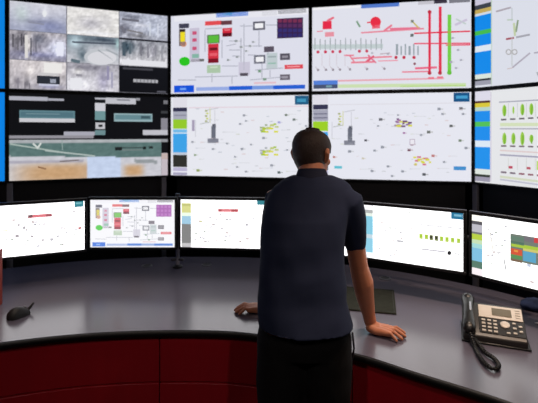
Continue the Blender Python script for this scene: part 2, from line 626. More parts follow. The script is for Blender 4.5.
def draw_process(s):
    """the tank-and-column process picture"""
    s.up(1)
    lc = (178, 180, 194)
    s.rect(172, 10, 309, 18, (236, 236, 244))
    for q in [(229, 41, 242, 41), (241, 38, 241, 62), (229, 50, 240, 50), (232, 56, 240, 56), (244, 24, 244, 70), (244, 46, 262, 46),
              (259, 30, 259, 47), (248, 55, 256, 55), (262, 63, 262, 78), (250, 80, 282, 77), (270, 70, 270, 77), (222, 66, 238, 66),
              (205, 30, 205, 52), (205, 29, 222, 28), (195, 77, 238, 76), (178, 80, 196, 80), (212, 74, 212, 82), (232, 77, 232, 84),
              (266, 25, 277, 25), (240, 26, 254, 26), (268, 52, 268, 55), (255, 70, 283, 68), (222, 40, 222, 58), (226, 46, 236, 44)]:
        s.line(*q, 0.9, lc)
    s.rect(216, 11.6, 248, 16.6, (70, 128, 222))
    s.rect(223, 13, 232, 15.4, (30, 150, 200))
    s.rect(262, 10, 277, 15.5, (206, 206, 214))
    s.rect(278, 8.6, 306, 13.4, (88, 88, 98))
    s.rect(179, 23.6, 189, 28.2, (66, 66, 84))
    s.rect(179, 29, 185.4, 46, (120, 110, 110))
    s.disc(183.5, 43.8, 3.2, (226, 152, 120))
    s.rect(189.6, 28, 199.4, 62, (204, 198, 218))
    s.disc(184.6, 61.4, 5.6, (44, 200, 34), ry=4.6)
    s.rect(191, 59, 204, 61.6, (110, 110, 110))
    s.rect(205, 21, 221, 25.2, (232, 78, 84))
    s.rect(221, 20.6, 232, 24.8, (104, 62, 70))
    s.rect(207, 34.6, 219.6, 43.4, (90, 120, 80))
    s.rect(208, 43.8, 218.6, 63, (214, 52, 70))
    s.rect(207, 65, 220.4, 73, (176, 202, 172))
    s.rect(222.4, 28, 232, 36.6, (214, 44, 64))
    s.frame(253, 21.4, 265, 30, (88, 88, 104), (246, 246, 250), 1.8)
    s.frame(254, 55, 265.4, 63.6, (110, 112, 126), (246, 246, 250), 1.8)
    s.rect(277, 18, 303, 38, (56, 34, 74))
    s.rect(264, 46.4, 274, 52, (92, 84, 98))
    s.rect(266.4, 53, 277.4, 69, (194, 206, 210))
    s.rect(280, 53.4, 290, 60, (88, 84, 96))
    s.rect(280, 74.4, 290, 80, (104, 98, 110))
    s.rect(284.6, 64.6, 303, 68.8, (226, 70, 84))
    s.rect(238.6, 62, 250, 75, (206, 202, 220))
    s.rect(258, 70, 261, 72.4, (110, 150, 118))
    s.rect(263, 78, 266.4, 80.4, (110, 150, 118))
    s.rect(174, 85.4, 194, 92.4, (22, 84, 222))
    s.rect(196, 87, 229, 90.6, (156, 176, 232))
    s.rect(229, 86, 252, 90, (34, 96, 216))
    s.rect(252, 85.6, 273, 89.4, (120, 156, 228))
    s.rect(273, 85, 305, 89, (34, 96, 216))
    s.rect(254, 82, 276, 83.6, (232, 190, 200))
    s.up(2)
    s.rect(179.4, 29.2, 184.8, 32, (52, 40, 36))
    s.rect(180.4, 32, 185, 41.6, (244, 224, 40))
    for y in (33, 40, 48.4):
        s.rect(192.4, y - 1.7, 196.6, y + 1.7, (206, 84, 122))
    s.rect(192, 54, 199, 58, (134, 184, 168))
    s.rect(208.4, 35.6, 218.6, 42.6, (92, 190, 62))
    s.rect(209.6, 47.6, 217.4, 50.4, (110, 26, 36))
    s.rect(209.6, 53, 217.4, 56, (236, 96, 110))
    s.rect(208, 58.6, 218.6, 63, (128, 22, 38))
    s.rect(210, 66.4, 217.6, 68, (206, 224, 200))
    s.rect(222.4, 33, 232, 36.6, (96, 16, 32))
    s.rect(224.4, 29.4, 230, 30.6, (240, 130, 140))
    s.rect(240, 73, 248, 76, (84, 78, 90))
    for k in range(5):
        for j in range(4):
            x0 = 278 + k * 5
            y0 = 19 + j * 4.8
            c = [(122, 50, 84), (92, 48, 96), (56, 50, 116), (52, 46, 110)][j]
            s.rect(x0, y0, x0 + 4, y0 + 3.6, c)
    s.rect(282, 55.6, 288, 57.8, (150, 146, 158))
    s.rect(282, 76, 288, 78.4, (160, 156, 168))
    s.rect(268, 56, 276, 57.4, (150, 166, 170))
    s.rect(268, 62.6, 276, 64, (150, 190, 176))
    s.rect(287, 66, 300, 67.2, (248, 160, 168))
    s.rect(180, 88, 186, 90, (120, 170, 250))
    s.marks([(236, 41, 1.4), (241, 47, 1.3), (237, 57, 1.2), (246, 51, 1.1), (253, 42, 1.1), (250, 46, 1.2), (228, 60, 1.2)], (150, 156, 160))


def header(s, x0, x1, y0, y1):
    s.rect(x0, y0, x1, y1, (240, 240, 247))


def draw_plant_map(s, dx, dy, k, seed, clusters, tower, tick, pts):
    """white overview sheet: tower glyph, coloured clusters, scattered tags"""
    s.up(2)
    x, y = tower
    s.rect(x - 2.2, y - 8, x + 2.2, y + 6, (108, 112, 126))
    s.rect(x - 1.2, y - 10, x + 2.4, y - 6, (84, 88, 100))
    s.rect(x - 6, y + 4.5, x + 5, y + 9, (132, 134, 148))
    s.rect(x + 1, y - 24, x + 1.6, y - 8, (200, 200, 210))
    s.line(x - 6, y - 24, x + 5, y - 26, .8, (196, 198, 206))
    s.line(x - 18, y + 3, x - 18, y - 14, .7, (206, 206, 216))
    tx, ty = tick
    for j in range(5):
        s.rect(tx - 1 + (j % 2), ty + j * 2.6, tx + 1.4 + (j % 2), ty + 1.6 + j * 2.6, (206, 212, 110) if j % 2 else (170, 176, 120))
    s.line(tx + 4, ty - 2, tx + 4, ty + 13, .8, (212, 214, 150))
    s.line(tx - 6, ty + 14, tx + 4, ty + 12, .8, (180, 186, 184))
    for cx, cy, pal in clusters:
        rnd = random.Random(seed + int(cx))
        for j in range(18):
            px, py = cx + rnd.uniform(-8, 8), cy + rnd.uniform(-4, 4)
            s.up(3 + j % 3)
            w = rnd.uniform(1.0, 2.4)
            s.rect(px - w, py - .9, px + w, py + .9, pal[rnd.randrange(len(pal))])
    s.up(2)
    s.marks(pts, (150, 154, 166))
    rnd = random.Random(seed)
    for j in range(46):
        px, py = dx + rnd.random() * k[0], dy + rnd.random() * k[1]
        a = rnd.uniform(.4, 1.0)
        g = rnd.choice([(206, 208, 214), (214, 218, 206), (196, 202, 212), (222, 204, 206)])
        s.rect(px - a * 2, py - a * .5, px + a * 2, py + a * .5, g)
        if j % 4 == 0:
            s.line(px, py, px + rnd.uniform(4, 12), py, .5, (216, 218, 224))


LIME, YEL = (168, 200, 60), (222, 222, 70)


def draw_w22(s):
    s.up(1)
    s.rect(187, 106.4, 309, 107.6, (232, 216, 226))
    s.rect(294.8, 95.6, 308.4, 104.6, (26, 92, 132))
    s.rect(173, 98, 187, 107.6, (228, 226, 236))
    s.rect(173, 107.6, 187, 111.4, (48, 48, 76))
    s.rect(173, 111.4, 187, 119.4, (172, 174, 190))
    s.rect(173, 119.4, 187, 128.8, (152, 206, 46))
    s.rect(173, 129.4, 187, 132.6, (120, 190, 236))
    s.rect(173, 133.4, 187, 152.4, (64, 166, 236))
    s.rect(173, 152.4, 187, 155, (196, 206, 222))
    s.rect(173, 155, 187, 167, (50, 50, 46))
    s.rect(173, 167.6, 187, 171, (190, 184, 214))
    s.rect(173, 172.4, 187, 175, (172, 168, 196))
    s.up(2)
    s.rect(297, 98.6, 306, 102, (64, 150, 190))
    s.rect(174, 114.8, 186.6, 115.8, (130, 130, 150))
    s.rect(174, 133, 186.6, 133.8, (190, 224, 246))
    s.rect(192, 120, 194.6, 131, (170, 160, 186))
    draw_plant_map(s, 190, 108, (114, 64), 3, [(269, 128, [LIME, YEL, (160, 176, 140), (196, 206, 130)]), (269, 151, [LIME, YEL, (170, 176, 180), (196, 206, 130)])],
                   (213.5, 134), (206, 110),
                   [(244, 115.4), (246, 121, 1), (240, 124, 1.1), (286, 115, 1.3, (108, 122, 106)), (294, 119.6, 1.4, (112, 124, 120)), (279, 122.4, 1.4, (170, 168, 220)),
                    (306, 126, 1), (263.6, 138, 1.4), (242, 149, 1.4), (271.6, 165.4, 1.4), (279, 172.4, 1.5, (92, 106, 108)), (195, 155, 1.2, (150, 170, 140)),
                    (198, 170.4, 1.6, (150, 166, 100)), (192.4, 142, 1.2), (227, 143.6, 1), (213, 149, 1.2), (235, 156.8, 1), (237, 167, 1), (251, 144.6, 1), (246, 171.6, 1.1), (287, 150, 1)])


def draw_w32(s):
    s.up(1)
    s.rect(328, 103.4, 470, 104.2, (224, 222, 230))
    s.rect(453.6, 92.6, 469.6, 101.8, (18, 84, 136))
    s.rect(313, 95, 328, 104, (228, 226, 236))
    s.rect(313, 104.6, 328, 109.4, (52, 52, 80))
    s.rect(313, 109.8, 328, 121, (168, 168, 186))
    s.rect(313, 121.4, 328, 131, (160, 212, 40))
    s.rect(313, 132, 328, 155, (64, 166, 236))
    s.rect(313, 155, 328, 170, (50, 50, 46))
    s.rect(313, 170.4, 328, 178, (190, 184, 214))
    s.up(2)
    s.rect(456, 95.6, 467.6, 98.6, (70, 160, 210))
    for y in (113.4, 117.4):
        s.rect(313.6, y, 327.6, y + .9, (96, 96, 120))
    s.rect(334.4, 166, 342, 168.6, (96, 196, 214))
    s.rect(453.6, 166.4, 466, 170.2, (70, 146, 210))
    draw_plant_map(s, 332, 108, (134, 66), 11, [(403, 123, [(150, 112, 160), YEL, (176, 130, 170), (196, 190, 150), (120, 84, 130)]), (422, 161, [(214, 120, 146), YEL, (226, 218, 90), (170, 90, 110), (206, 190, 120)])],
                   (350, 136), (339, 113),
                   [(380.6, 119.4, 1.7, (104, 104, 112)), (378, 126, 1), (439, 109, 1.6), (461, 108.6, 1.8, (100, 104, 112)), (442.6, 114, 1.3), (463, 114, 1.3), (451, 126, 1.6, (100, 104, 104)),
                    (428.6, 132, 1.7, (112, 116, 112)), (421, 135, 1.2), (365.6, 140.4, 1.3, (88, 86, 96)), (382.4, 147.2, 1.6), (374.6, 150.6, 1.3), (412, 144.4, 1.4, (130, 70, 84)), (409, 150, 1.6, (120, 74, 92)),
                    (349.6, 151.4, 1.6), (334, 157, 1.2, (190, 120, 110)), (460, 140.6, 1.5, (120, 136, 116)), (466, 148, 1.5), (433, 155.8, 1.6, (196, 130, 130)), (444, 162, 1.2), (424, 174.4, 1.7, (84, 88, 94)),
                    (388, 166.4, 1.3), (372, 171, 1.4), (402.6, 171.4, 1.4), (392, 176, 1.2), (398, 115, 1), (404, 133, 1.2, (170, 120, 170)), (363, 158.4, 1.2, (206, 200, 180))])
    s.frame(409.6, 139, 415, 145, (186, 170, 190), (240, 238, 246), .7)


def draw_w31(s):
    RD, PK = (232, 44, 78), (236, 130, 152)
    s.up(1)
    s.rect(361, 1.4, 399, 7.4, (84, 124, 208))
    s.rect(313, 6, 360, 9, (244, 244, 248))
    s.rect(418, 0.6, 434, 4.4, (202, 200, 210))
    s.rect(434, 0, 447, 3.4, (62, 56, 70))
    s.rect(449, -1, 470, 2.6, (128, 128, 138))
    s.rect(322.6, 21, 331.6, 29.2, (234, 44, 74))
    s.line(327, 21, 334, 17.4, 2.2, (236, 110, 130))
    s.line(317, 31.6, 323, 31, 1, PK)
    s.rect(325, 32, 334, 36.6, (236, 150, 166))
    s.line(356.6, 21, 360, 27, 1.8, (120, 158, 128))
    s.disc(375.6, 22, 5.4, (236, 48, 72))
    s.line(367, 22.6, 374, 22, 1.3, RD)
    s.rect(372, 25, 380, 28.6, (240, 110, 130))
    s.line(361, 32.8, 424, 28.6, 1.5, PK)
    s.line(384, 31, 392, 25, 2.2, PK)
    s.line(390, 29, 420, 28, 2.2, (236, 120, 150))
    s.line(414, 33.4, 470.4, 31.2, 1.5, RD)
    s.line(414, 43.6, 470.4, 43.2, 1.4, (236, 80, 110))
    s.line(446, 45.2, 470.4, 44.8, 1.4, (236, 80, 110))
    s.line(429.6, 11, 429.6, 74, 2.5, RD)
    s.line(440.2, 6.6, 440.2, 74, 2.9, (230, 50, 80))
    s.line(449.4, 14.6, 449.4, 73.6, 3.6, (118, 210, 70))
    s.line(411, 20, 419, 28.4, 1.6, (206, 190, 110))
    s.line(312.6, 46.8, 383, 46.2, 4.4, (198, 210, 212))
    for k in range(14):
        x = 315 + k * 5.1
        s.line(x, 38 + (k % 3), x, 50, .9, (150, 158, 164))
    for k in range(6):
        x = 397 + k * 4.2
        s.line(x, 44 + (k % 2) * 2, x, 55, 1.4 if k % 3 else 2.2, (152, 164, 172))
    for x in (318, 325.4, 332.8, 340, 359.4, 366.8):
        s.disc(x, 52 - (x - 318) * .02, 1.6, (208, 60, 90))
    for x in (396, 404, 414):
        s.disc(x, 57.4, 1.7, (200, 48, 76))
    s.disc(414.6, 63.8, 1.4, (150, 90, 104))
    s.line(344, 55.4, 354, 55.4, 1.6, PK)
    s.line(351, 58.4, 392, 56.6, 1.6, (238, 130, 150))
    s.line(351, 62.6, 375, 61.8, 1.8, (238, 130, 150))
    s.line(350, 56, 355, 63, 1.4, PK)
    s.line(366, 62, 374, 56, 2.2, (226, 90, 120))
    s.line(368, 55, 376, 63, 1.6, (226, 110, 140))
    s.line(378, 61, 398, 60.4, 1.1, (240, 150, 170))
    s.line(380, 54, 390, 53, 1, (190, 170, 180))
    s.line(402, 72, 431, 71.4, 1.5, PK)
    s.line(415, 68.4, 437, 67.4, 2.2, (236, 110, 140))
    for x in (318, 326, 333, 340, 350, 367, 384.4):
        s.disc(x, 70 - (x - 318) * .02, 1.3, (150, 142, 152))
        s.line(x - 2.6, 66.6, x, 69.6, .7, (196, 186, 196))
    for x in (322, 329.6, 336.6, 345):
        s.line(x, 54, x, 66, .7, (214, 206, 216))
    s.rect(313.4, 80.4, 337.6, 84.6, (84, 130, 220))
    s.rect(313.4, 84.6, 337.6, 88.6, (72, 84, 116))
    s.line(338, 80.8, 444, 78.4, 1.6, (236, 168, 180))
    s.line(338, 86.2, 466, 84.6, 3.4, (208, 228, 180))
    s.line(400, 86.4, 466, 85.6, 1.6, (176, 216, 110))
    s.line(455, 25, 467, 19.6, 2.2, (206, 196, 220))
    s.line(456, 19, 466, 24, 1.6, (196, 210, 206))
    s.up(2)
    s.disc(429.6, 12, 2, (196, 40, 64))
    s.disc(429.6, 73, 2, (190, 40, 64))
    s.disc(440, 73, 2, (190, 40, 64))
    s.disc(449.4, 72.6, 2.4, (104, 196, 62))
    s.rect(326, 85.4, 332, 87.4, (120, 160, 170))
    s.rect(411, 20, 413.6, 22.6, (118, 128, 118))
    s.rect(410.4, 33.8, 413.6, 36.8, (96, 106, 106))
    s.marks([(451, 62, 1.4), (458, 50, 1.2), (461, 60, 1.2), (456, 68, 1.2), (452.6, 38, 1.2), (372, 53, 1), (388, 54, 1.1)], (172, 172, 186))
    s.rect(428, 77, 434, 79, (240, 120, 140))
    s.rect(437, 76.4, 443, 78.4, (240, 120, 140))


def sidebar(s, x0, x1, bands):
    for y0, y1, c in bands:
        s.rect(x0, y0, x1, y1, c)


BL = (14, 140, 238)


def draw_w41(s):
    s.up(1)
    sidebar(s, 474.4, 491, [(-4, 4, (206, 202, 222)), (4, 8.6, (62, 66, 76)), (8.6, 12.6, (200, 172, 92)), (12.6, 15, (214, 224, 232)), (15, 30, BL), (30, 34.4, (70, 190, 80)),
                            (34.4, 45.4, BL), (45.4, 51.4, (226, 236, 246)), (51.4, 74, BL), (74, 78.6, (222, 234, 224)), (78.6, 80.6, (52, 56, 60)), (80.6, 85, (160, 160, 176))])
    s.rect(491, -6, 492, 85, (196, 214, 196))
    s.line(496, 11.6, 511, 7.4, 1.8, (176, 168, 178))
    s.line(512, 8, 512, 21, .9, (190, 198, 200))
    s.line(507, 20, 513, 19.6, 1.4, (190, 206, 190))
    s.line(518, 20, 516, 32, 1.8, (140, 160, 130))
    s.line(514, 23, 515, 36, 2.2, (196, 210, 170))
    s.line(512, 37, 512, 66, .9, (196, 200, 200))
    s.line(506, 39.2, 514, 37.8, 2, (170, 92, 104))
    s.line(516, 37.4, 530, 34.6, 2, (168, 168, 178))
    for dx in (-3, 3):
        s.disc(511.6 + dx, 52, 3, (176, 174, 176))
        s.layer += 1
        s.disc(511.6 + dx, 52, 1.9, (226, 228, 236))
        s.layer -= 1
    s.line(512.4, 67.6, 530, 53, 1.6, (178, 172, 186))
    s.line(534, 53, 540, 52, 1.6, (178, 172, 186))
    s.line(507, 69, 513, 67.6, 1, (206, 190, 190))
    s.line(537, 72, 540, 80, 1.4, (170, 172, 176))


def draw_w42(s):
    s.up(1)
    sidebar(s, 474.4, 490, [(90.4, 100.6, (226, 224, 238)), (100.8, 103, (84, 44, 40)), (103, 107.2, (222, 204, 56)), (107.2, 111, (186, 216, 206)), (111, 121.6, (30, 144, 240)), (121.6, 126.6, (84, 196, 90)),
                            (126.6, 140.6, (30, 144, 240)), (140.6, 147, (226, 238, 250)), (147, 169, (34, 148, 240)), (169, 174.4, (226, 234, 228)), (174.4, 176.8, (44, 52, 40)), (176.8, 181.4, (160, 156, 176))])
    s.rect(490.4, 92, 491.4, 181, (214, 206, 222))
    G1, G2 = (158, 206, 74), (120, 182, 50)
    s.line(499, 102.2, 600, 96.6, 1.2, (168, 168, 184))
    s.line(500, 124.6, 600, 124.2, 3.4, (216, 228, 190))
    s.line(500, 128.8, 600, 128.8, 1.2, (172, 170, 186))
    s.line(500, 150.4, 600, 156, 1.4, (226, 206, 206))
    s.line(500, 154.8, 600, 160.6, 1.6, (168, 166, 188))
    s.line(500, 176.6, 600, 189, 2.2, (216, 222, 196))
    s.line(500, 179.4, 600, 193, 1.6, (196, 196, 212))
    for k in range(10):
        x = 504.4 + k * 9
        dy = -k * .5
        big = k != 1
        s.line(x + 4, 103, x + 4, 117, .7, (210, 212, 214))
        s.disc(x, 110.6 + dy, 2.1 if big else 1.0, G1, ry=6 if big else 4)
        if big:
            s.layer += 1
            s.line(x + .8, 106 + dy, x + .2, 116 + dy, 1.4, G2)
            s.layer -= 1
        s.rect(x - 3.4, 118.8 + dy, x + 2, 120.4 + dy, (96, 88, 96))
        h = [6, 6, 7, 4, 6, 6, 5, 7, 6, 4][k]
        s.disc(x, 138.6, 2.1, G1, ry=h)
        s.layer += 1
        s.line(x + .8, 135, x + .2, 143.6, 1.4, G2)
        s.layer -= 1
        s.rect(x - 3.4, 145.2 + k * .2, x + 2, 146.8 + k * .2, (120, 104, 112))
        s.rect(x - 3.6, 171.4 + k * .8, x + 2, 173.2 + k * .8, (150, 96, 110) if k > 1 else (126, 110, 124))
        s.line(x + 4, 158, x + 4, 170, .7, (214, 216, 214))
    s.rect(508.6, 166, 512.6, 168.6, (196, 80, 100))
    s.rect(526.6, 167, 530.6, 169.4, (190, 84, 100))
    s.rect(536.6, 161, 540, 170, (190, 216, 120))


def draw_blue(s):
    s.up(1)
    s.ruv(.55, .0, 1, .30, (10, 132, 232))
    s.ruv(.2, .30, .55, .34, (150, 200, 240))


def scatter(s, x0, y0, x1, y1, n, seed):
    rnd = random.Random(seed)
    for k in range(n):
        px, py = rnd.uniform(x0, x1), rnd.uniform(y0, y1)
        a = rnd.uniform(.8, 1.6)
        c = rnd.choice([(196, 194, 200), (206, 190, 190), (190, 198, 190), (180, 180, 190)])
        s.rect(px - a, py - a * .6, px + a, py + a * .6, c)
        if k % 3 == 0:
            s.rect(px + a, py - .45, px + a + 4, py + .45, (208, 204, 210))


def draw_m1(s):
    s.up(1)
    s.rect(74.4, 200.6, 83.4, 207, (60, 138, 152))
    s.rect(28, 214.2, 52, 217.4, (234, 130, 138))
    s.up(2)
    s.rect(28, 214.9, 32.6, 217.6, (130, 90, 96))
    s.rect(46, 214, 52, 216.6, (176, 96, 104))
    s.rect(76, 202.4, 81.6, 204, (130, 196, 206))
    scatter(s, 4, 220, 80, 246, 34, 5)
    s.marks([(18.6, 225, 1.2), (17, 236, 1.8), (24, 227, 1), (32, 236.6, 1.2), (43, 240, 1.2), (44, 224, 1), (79.6, 228, 1.4, (206, 120, 120)), (62, 228, 1), (74, 211.4, 1)], (176, 168, 174))
    s.line(0, 231, 8, 230.4, 1, (206, 206, 150))


def draw_m3(s):
    s.up(1)
    sidebar(s, 181.4, 191.2, [(200, 203, (250, 250, 250)), (203, 206, (206, 206, 132)), (206, 212.6, (226, 226, 150)), (212.6, 216, (226, 240, 220)), (216, 224, (168, 212, 236)), (224, 243, (138, 138, 138)), (243, 247, (206, 204, 206))])
    s.rect(218, 208.8, 238.4, 212, (236, 140, 146))
    s.rect(257, 200.2, 266, 205, (60, 138, 152))
    s.up(2)
    s.rect(218, 209.2, 221.6, 211.6, (190, 90, 96))
    s.rect(231.4, 209.2, 237.4, 211.6, (190, 90, 96))
    scatter(s, 194, 214, 260, 243, 30, 8)
    s.marks([(201, 221.4, 1.1, (206, 206, 130)), (210, 217.4, 1), (216, 219.4, .9), (230, 219, 1), (210, 228, 1), (222, 228.6, 1.1), (230, 236, 1.1), (195, 239.6, 1), (247, 224.4, 1.1), (255, 232, 1)], (196, 192, 198))


def draw_m_hidden(s):
    s.up(1)
    s.ruv(0, .0, .1, .4, (150, 150, 156))
    s.ruv(0, .4, .1, .8, (160, 212, 236))
    s.ruv(.86, .9, .99, .99, (60, 138, 152))
    s.ruv(.3, .8, .55, .84, (234, 150, 156))
    rnd = random.Random(4)
    for k in range(30):
        u, v = rnd.uniform(.14, .95), rnd.uniform(.08, .75)
        s.ruv(u, v, u + .02, v + .015, (200, 200, 208))


def draw_m4(s):
    s.up(1)
    sidebar(s, 362.5, 373, [(204, 209.6, (230, 228, 232)), (209.6, 213, (186, 190, 190)), (213, 216, (220, 230, 220)), (216, 234, (140, 212, 236)), (234, 238, (206, 226, 236)), (238, 252, (150, 216, 240)), (252, 257, (226, 238, 246))])
    s.rect(451, 212.4, 463, 219.4, (44, 122, 160))
    s.line(420, 224.6, 462, 228.6, 1.1, (196, 196, 202))
    s.line(424, 230.6, 462, 233, .8, (220, 222, 224))
    s.line(420, 244, 462, 249, .9, (206, 206, 212))
    s.line(421, 249, 446, 252, 1.8, (214, 212, 220))
    xs = [421, 426.4, 431.2, 436.4, 441.6, 447, 452.6, 458.6]
    for k, x in enumerate(xs):
        c = (62, 62, 50) if k in (2, 3) else (176, 212, 62)
        y = 235.8 + k * .65
        s.rect(x - 1.9, y - 2.2, x + 1.9, y + 3.2, (206, 226, 130) if k not in (2, 3) else (150, 160, 110))
        s.layer += 1
        s.rect(x - 1.2, y - 1.4, x + 1.2, y + 1.6, c)
        s.layer -= 1
    s.disc(449.4, 253, 2.2, (44, 44, 46))
    s.line(454, 253.6, 460, 254.4, 1.4, (206, 206, 210))
    scatter(s, 378, 212, 412, 256, 22, 12)
    s.line(380, 216, 402, 218.4, .9, (226, 206, 206))
    s.line(382, 232, 392, 234, .9, (226, 206, 206))
    s.rect(397, 240, 403.4, 242.4, (206, 206, 212))
    s.up(2)
    s.rect(454, 214.4, 461.6, 216.6, (130, 190, 216))


def draw_m5(s):
    s.up(1)
    sidebar(s, 470, 482.4, [(214, 221, (240, 236, 226)), (221, 224.4, (92, 90, 96)), (224.4, 232, (196, 194, 204)), (232, 234, (120, 122, 126)), (234, 239.6, (190, 216, 74)), (239.6, 243.6, (206, 232, 190)), (243.6, 248, (170, 226, 226)),
                            (248, 261, (132, 198, 232)), (261, 268, (92, 128, 112)), (268, 275, (232, 222, 226))])
    s.rect(510, 235.6, 538.6, 263, (120, 130, 120))
    s.up(2)
    s.rect(511, 236.6, 524, 241, (104, 132, 116))
    s.rect(524, 237, 534, 242, (122, 118, 124))
    s.rect(534, 238, 538, 243, (214, 70, 74))
    s.rect(511, 241.6, 524, 244.6, (88, 120, 104))
    s.rect(511, 245, 538, 248.6, (176, 206, 70))
    s.rect(511, 249, 522, 255, (220, 90, 62))
    s.rect(514, 250, 518, 252, (240, 170, 80))
    s.rect(511, 255, 522, 259, (96, 150, 92))
    s.rect(523, 249, 538, 252, (214, 206, 120))
    s.rect(523, 252, 536, 262, (96, 170, 206))
    s.rect(511, 259.4, 522, 262, (128, 106, 84))
    s.line(490, 231, 493, 250, 1.1, (206, 200, 190))
    s.line(491, 250, 502, 254, .9, (210, 206, 206))
    s.line(504, 259, 506, 270, 1.5, (190, 190, 192))
    s.line(506, 270, 526, 275, .9, (206, 206, 210))
    s.rect(527, 264, 531, 267, (206, 214, 232))
    scatter(s, 486, 222, 508, 270, 16, 14)
    s.rect(530, 281, 534, 283, (206, 190, 190))


# ------------------------------------------------------------------ video wall
WW, WH, GAP = 1.2096, 0.6804, 0.03
ZMID = CAMZ + 0.3265
J1 = Vector((-0.8726, 3.9421, 0))
TA, TB, TC = -0.3991, 0.2156, 1.018
DA = Vector((math.cos(TA), -math.sin(TA), 0))
DB = Vector((math.cos(TB), -math.sin(TB), 0))
DC = Vector((math.cos(TC), -math.sin(TC), 0))
J2 = J1 + DB * (2 * (WW + GAP))
J0 = J1 - DA * (2 * (WW + GAP))
SCR_WALL = screen_mat('wall_screen_light', 0.95)


def frame_bars(w, h, b, y0, y1):
    """a bezel frame round a w x h opening"""
    m = MB()
    yc, d = (y0 + y1) / 2, abs(y1 - y0)
    m.box((0, yc, h / 2 + b / 2), (w + 2 * b, d, b))
    m.box((0, yc, -h / 2 - b / 2), (w + 2 * b, d, b))
    m.box((-w / 2 - b / 2, yc, 0), (b, d, h))
    m.box((w / 2 + b / 2, yc, 0), (b, d, h))
    return m


def wall_display(J, d, yaw, col, row, bg, draw, label, tint=None):
    t = (col + 0.5) * (WW + GAP)
    c = J + d * t
    c = Vector((c.x, c.y, ZMID + (0.5 - row) * (WH + GAP)))
    s = Screen(c, -yaw, WW, WH, bg, tint)
    draw(s)
    root = empty('wall_display', c, -yaw, label, 'display screen', 'displays of the video wall')
    MB().box((0, 0.055, 0), (WW + 0.024, 0.09, WH + 0.024)).build('casing', M['casing'], root, bevel=0.004)
    frame_bars(WW, WH, 0.0135, -0.006, 0.010).build('bezel', M['bezel'], root)
    s.build(SCR_WALL, root, (0, 0, 0))
    return s


wall_display(J0, DA, TA, 0, 0, (12, 132, 226), draw_blue, 'solid blue wall screen at the far left edge, upper row')
wall_display(J0, DA, TA, 0, 1, (8, 132, 232), draw_blue, 'solid blue wall screen at the far left edge, lower row')
wall_display(J0, DA, TA, 1, 0, (150, 150, 160), draw_cctv, 'upper wall screen showing a three by three grid of grey camera pictures')
wall_display(J0, DA, TA, 1, 1, (14, 15, 19), draw_traffic, 'dark wall screen with teal bars above a sandy road camera picture')
SPROC = wall_display(J1, DB, TB, 0, 0, (226, 227, 240), draw_process, 'wall screen with red and green tank diagram and small purple table')
wall_display(J1, DB, TB, 0, 1, (236, 237, 245), draw_w22, 'white wall screen below the tank diagram, with lime and blue sidebar')
wall_display(J1, DB, TB, 1, 0, (229, 230, 241), draw_w31, 'wall screen with red pipe diagram and tall green and red lines')
wall_display(J1, DB, TB, 1, 1, (235, 236, 246), draw_w32, 'white wall screen directly below the red pipe diagram, touching the man\'s head')
wall_display(J2, DC, TC, 0, 0, (224, 227, 238), draw_w41, 'upper wall screen at far right with wide blue sidebar')
wall_display(J2, DC, TC, 0, 1, (234, 235, 238), draw_w42, 'wall screen at far right with rows of small green feather shapes')


def wall_base(J, d, yaw, n, posts, label):
    """the black cabinet run the screens of one flat stretch stand on"""
    L = n * (WW + GAP)
    c = J + d * (L / 2)
    root = empty('video_wall_base', (c.x, c.y, 0), -yaw, label, 'cabinet', 'bases under the video wall')
    top = ZMID - WH - GAP / 2 - 0.0145
    MB().box((0, 0.16, top / 2), (L - 0.09, 0.22, top - 0.002)).build('panel', M['panel'], root, bevel=0.003)
    for p in posts:
        MB().box((-L / 2 + p * (WW + GAP), 0.03, top / 2), (0.042, 0.03, top - 0.004)).build('post', M['post'], root, bevel=0.004)
    MB().box((0, 0.17, 0.04), (L - 0.10, 0.25, 0.08)).build('plinth', M['bezel'], root)


wall_base(J0, DA, TA, 2, (1.012, 1.965), 'black base cabinet under the camera picture screens, with grey posts')
wall_base(J1, DB, TB, 2, (1.0,), 'long black base cabinet under the middle four wall screens')
wall_base(J2, DC, TC, 1, (0.0,), 'black base cabinet under the far right wall screens, grey post at its corner')

# ------------------------------------------------------------------ control desk
front = [(-2.35, 0.95), (-2.12, 1.28), (-1.86, 1.55), (-1.53, 1.775), (-1.153, 1.935), (-.806, 2.025), (-.407, 2.056), (-.063, 2.02), (.334, 1.85), (.559, 1.69), (.795, 1.517), (1.03, 1.30), (1.22, 1.06)]
back = [(-3.05, 1.35), (-2.82, 1.85), (-2.50, 2.35), (-2.05, 2.80), (-1.50, 3.10), (-.95, 3.24), (-.40, 3.27), (.15, 3.20), (.70, 3.00), (1.10, 2.74), (1.42, 2.42), (1.66, 2.02), (1.82, 1.62)]
NS = 8
fc = catmull([(x, y, 0) for x, y in front], NS)
bc = catmull([(x, y, 0) for x, y in back], NS)


def inward(curve, dist):
    out = []
    for i, p in enumerate(curve):
        t = (curve[min(i + 1, len(curve) - 1)] - curve[max(i - 1, 0)]).normalized()
        out.append(p + Vector((-t.y, t.x, 0)) * dist)
    return out


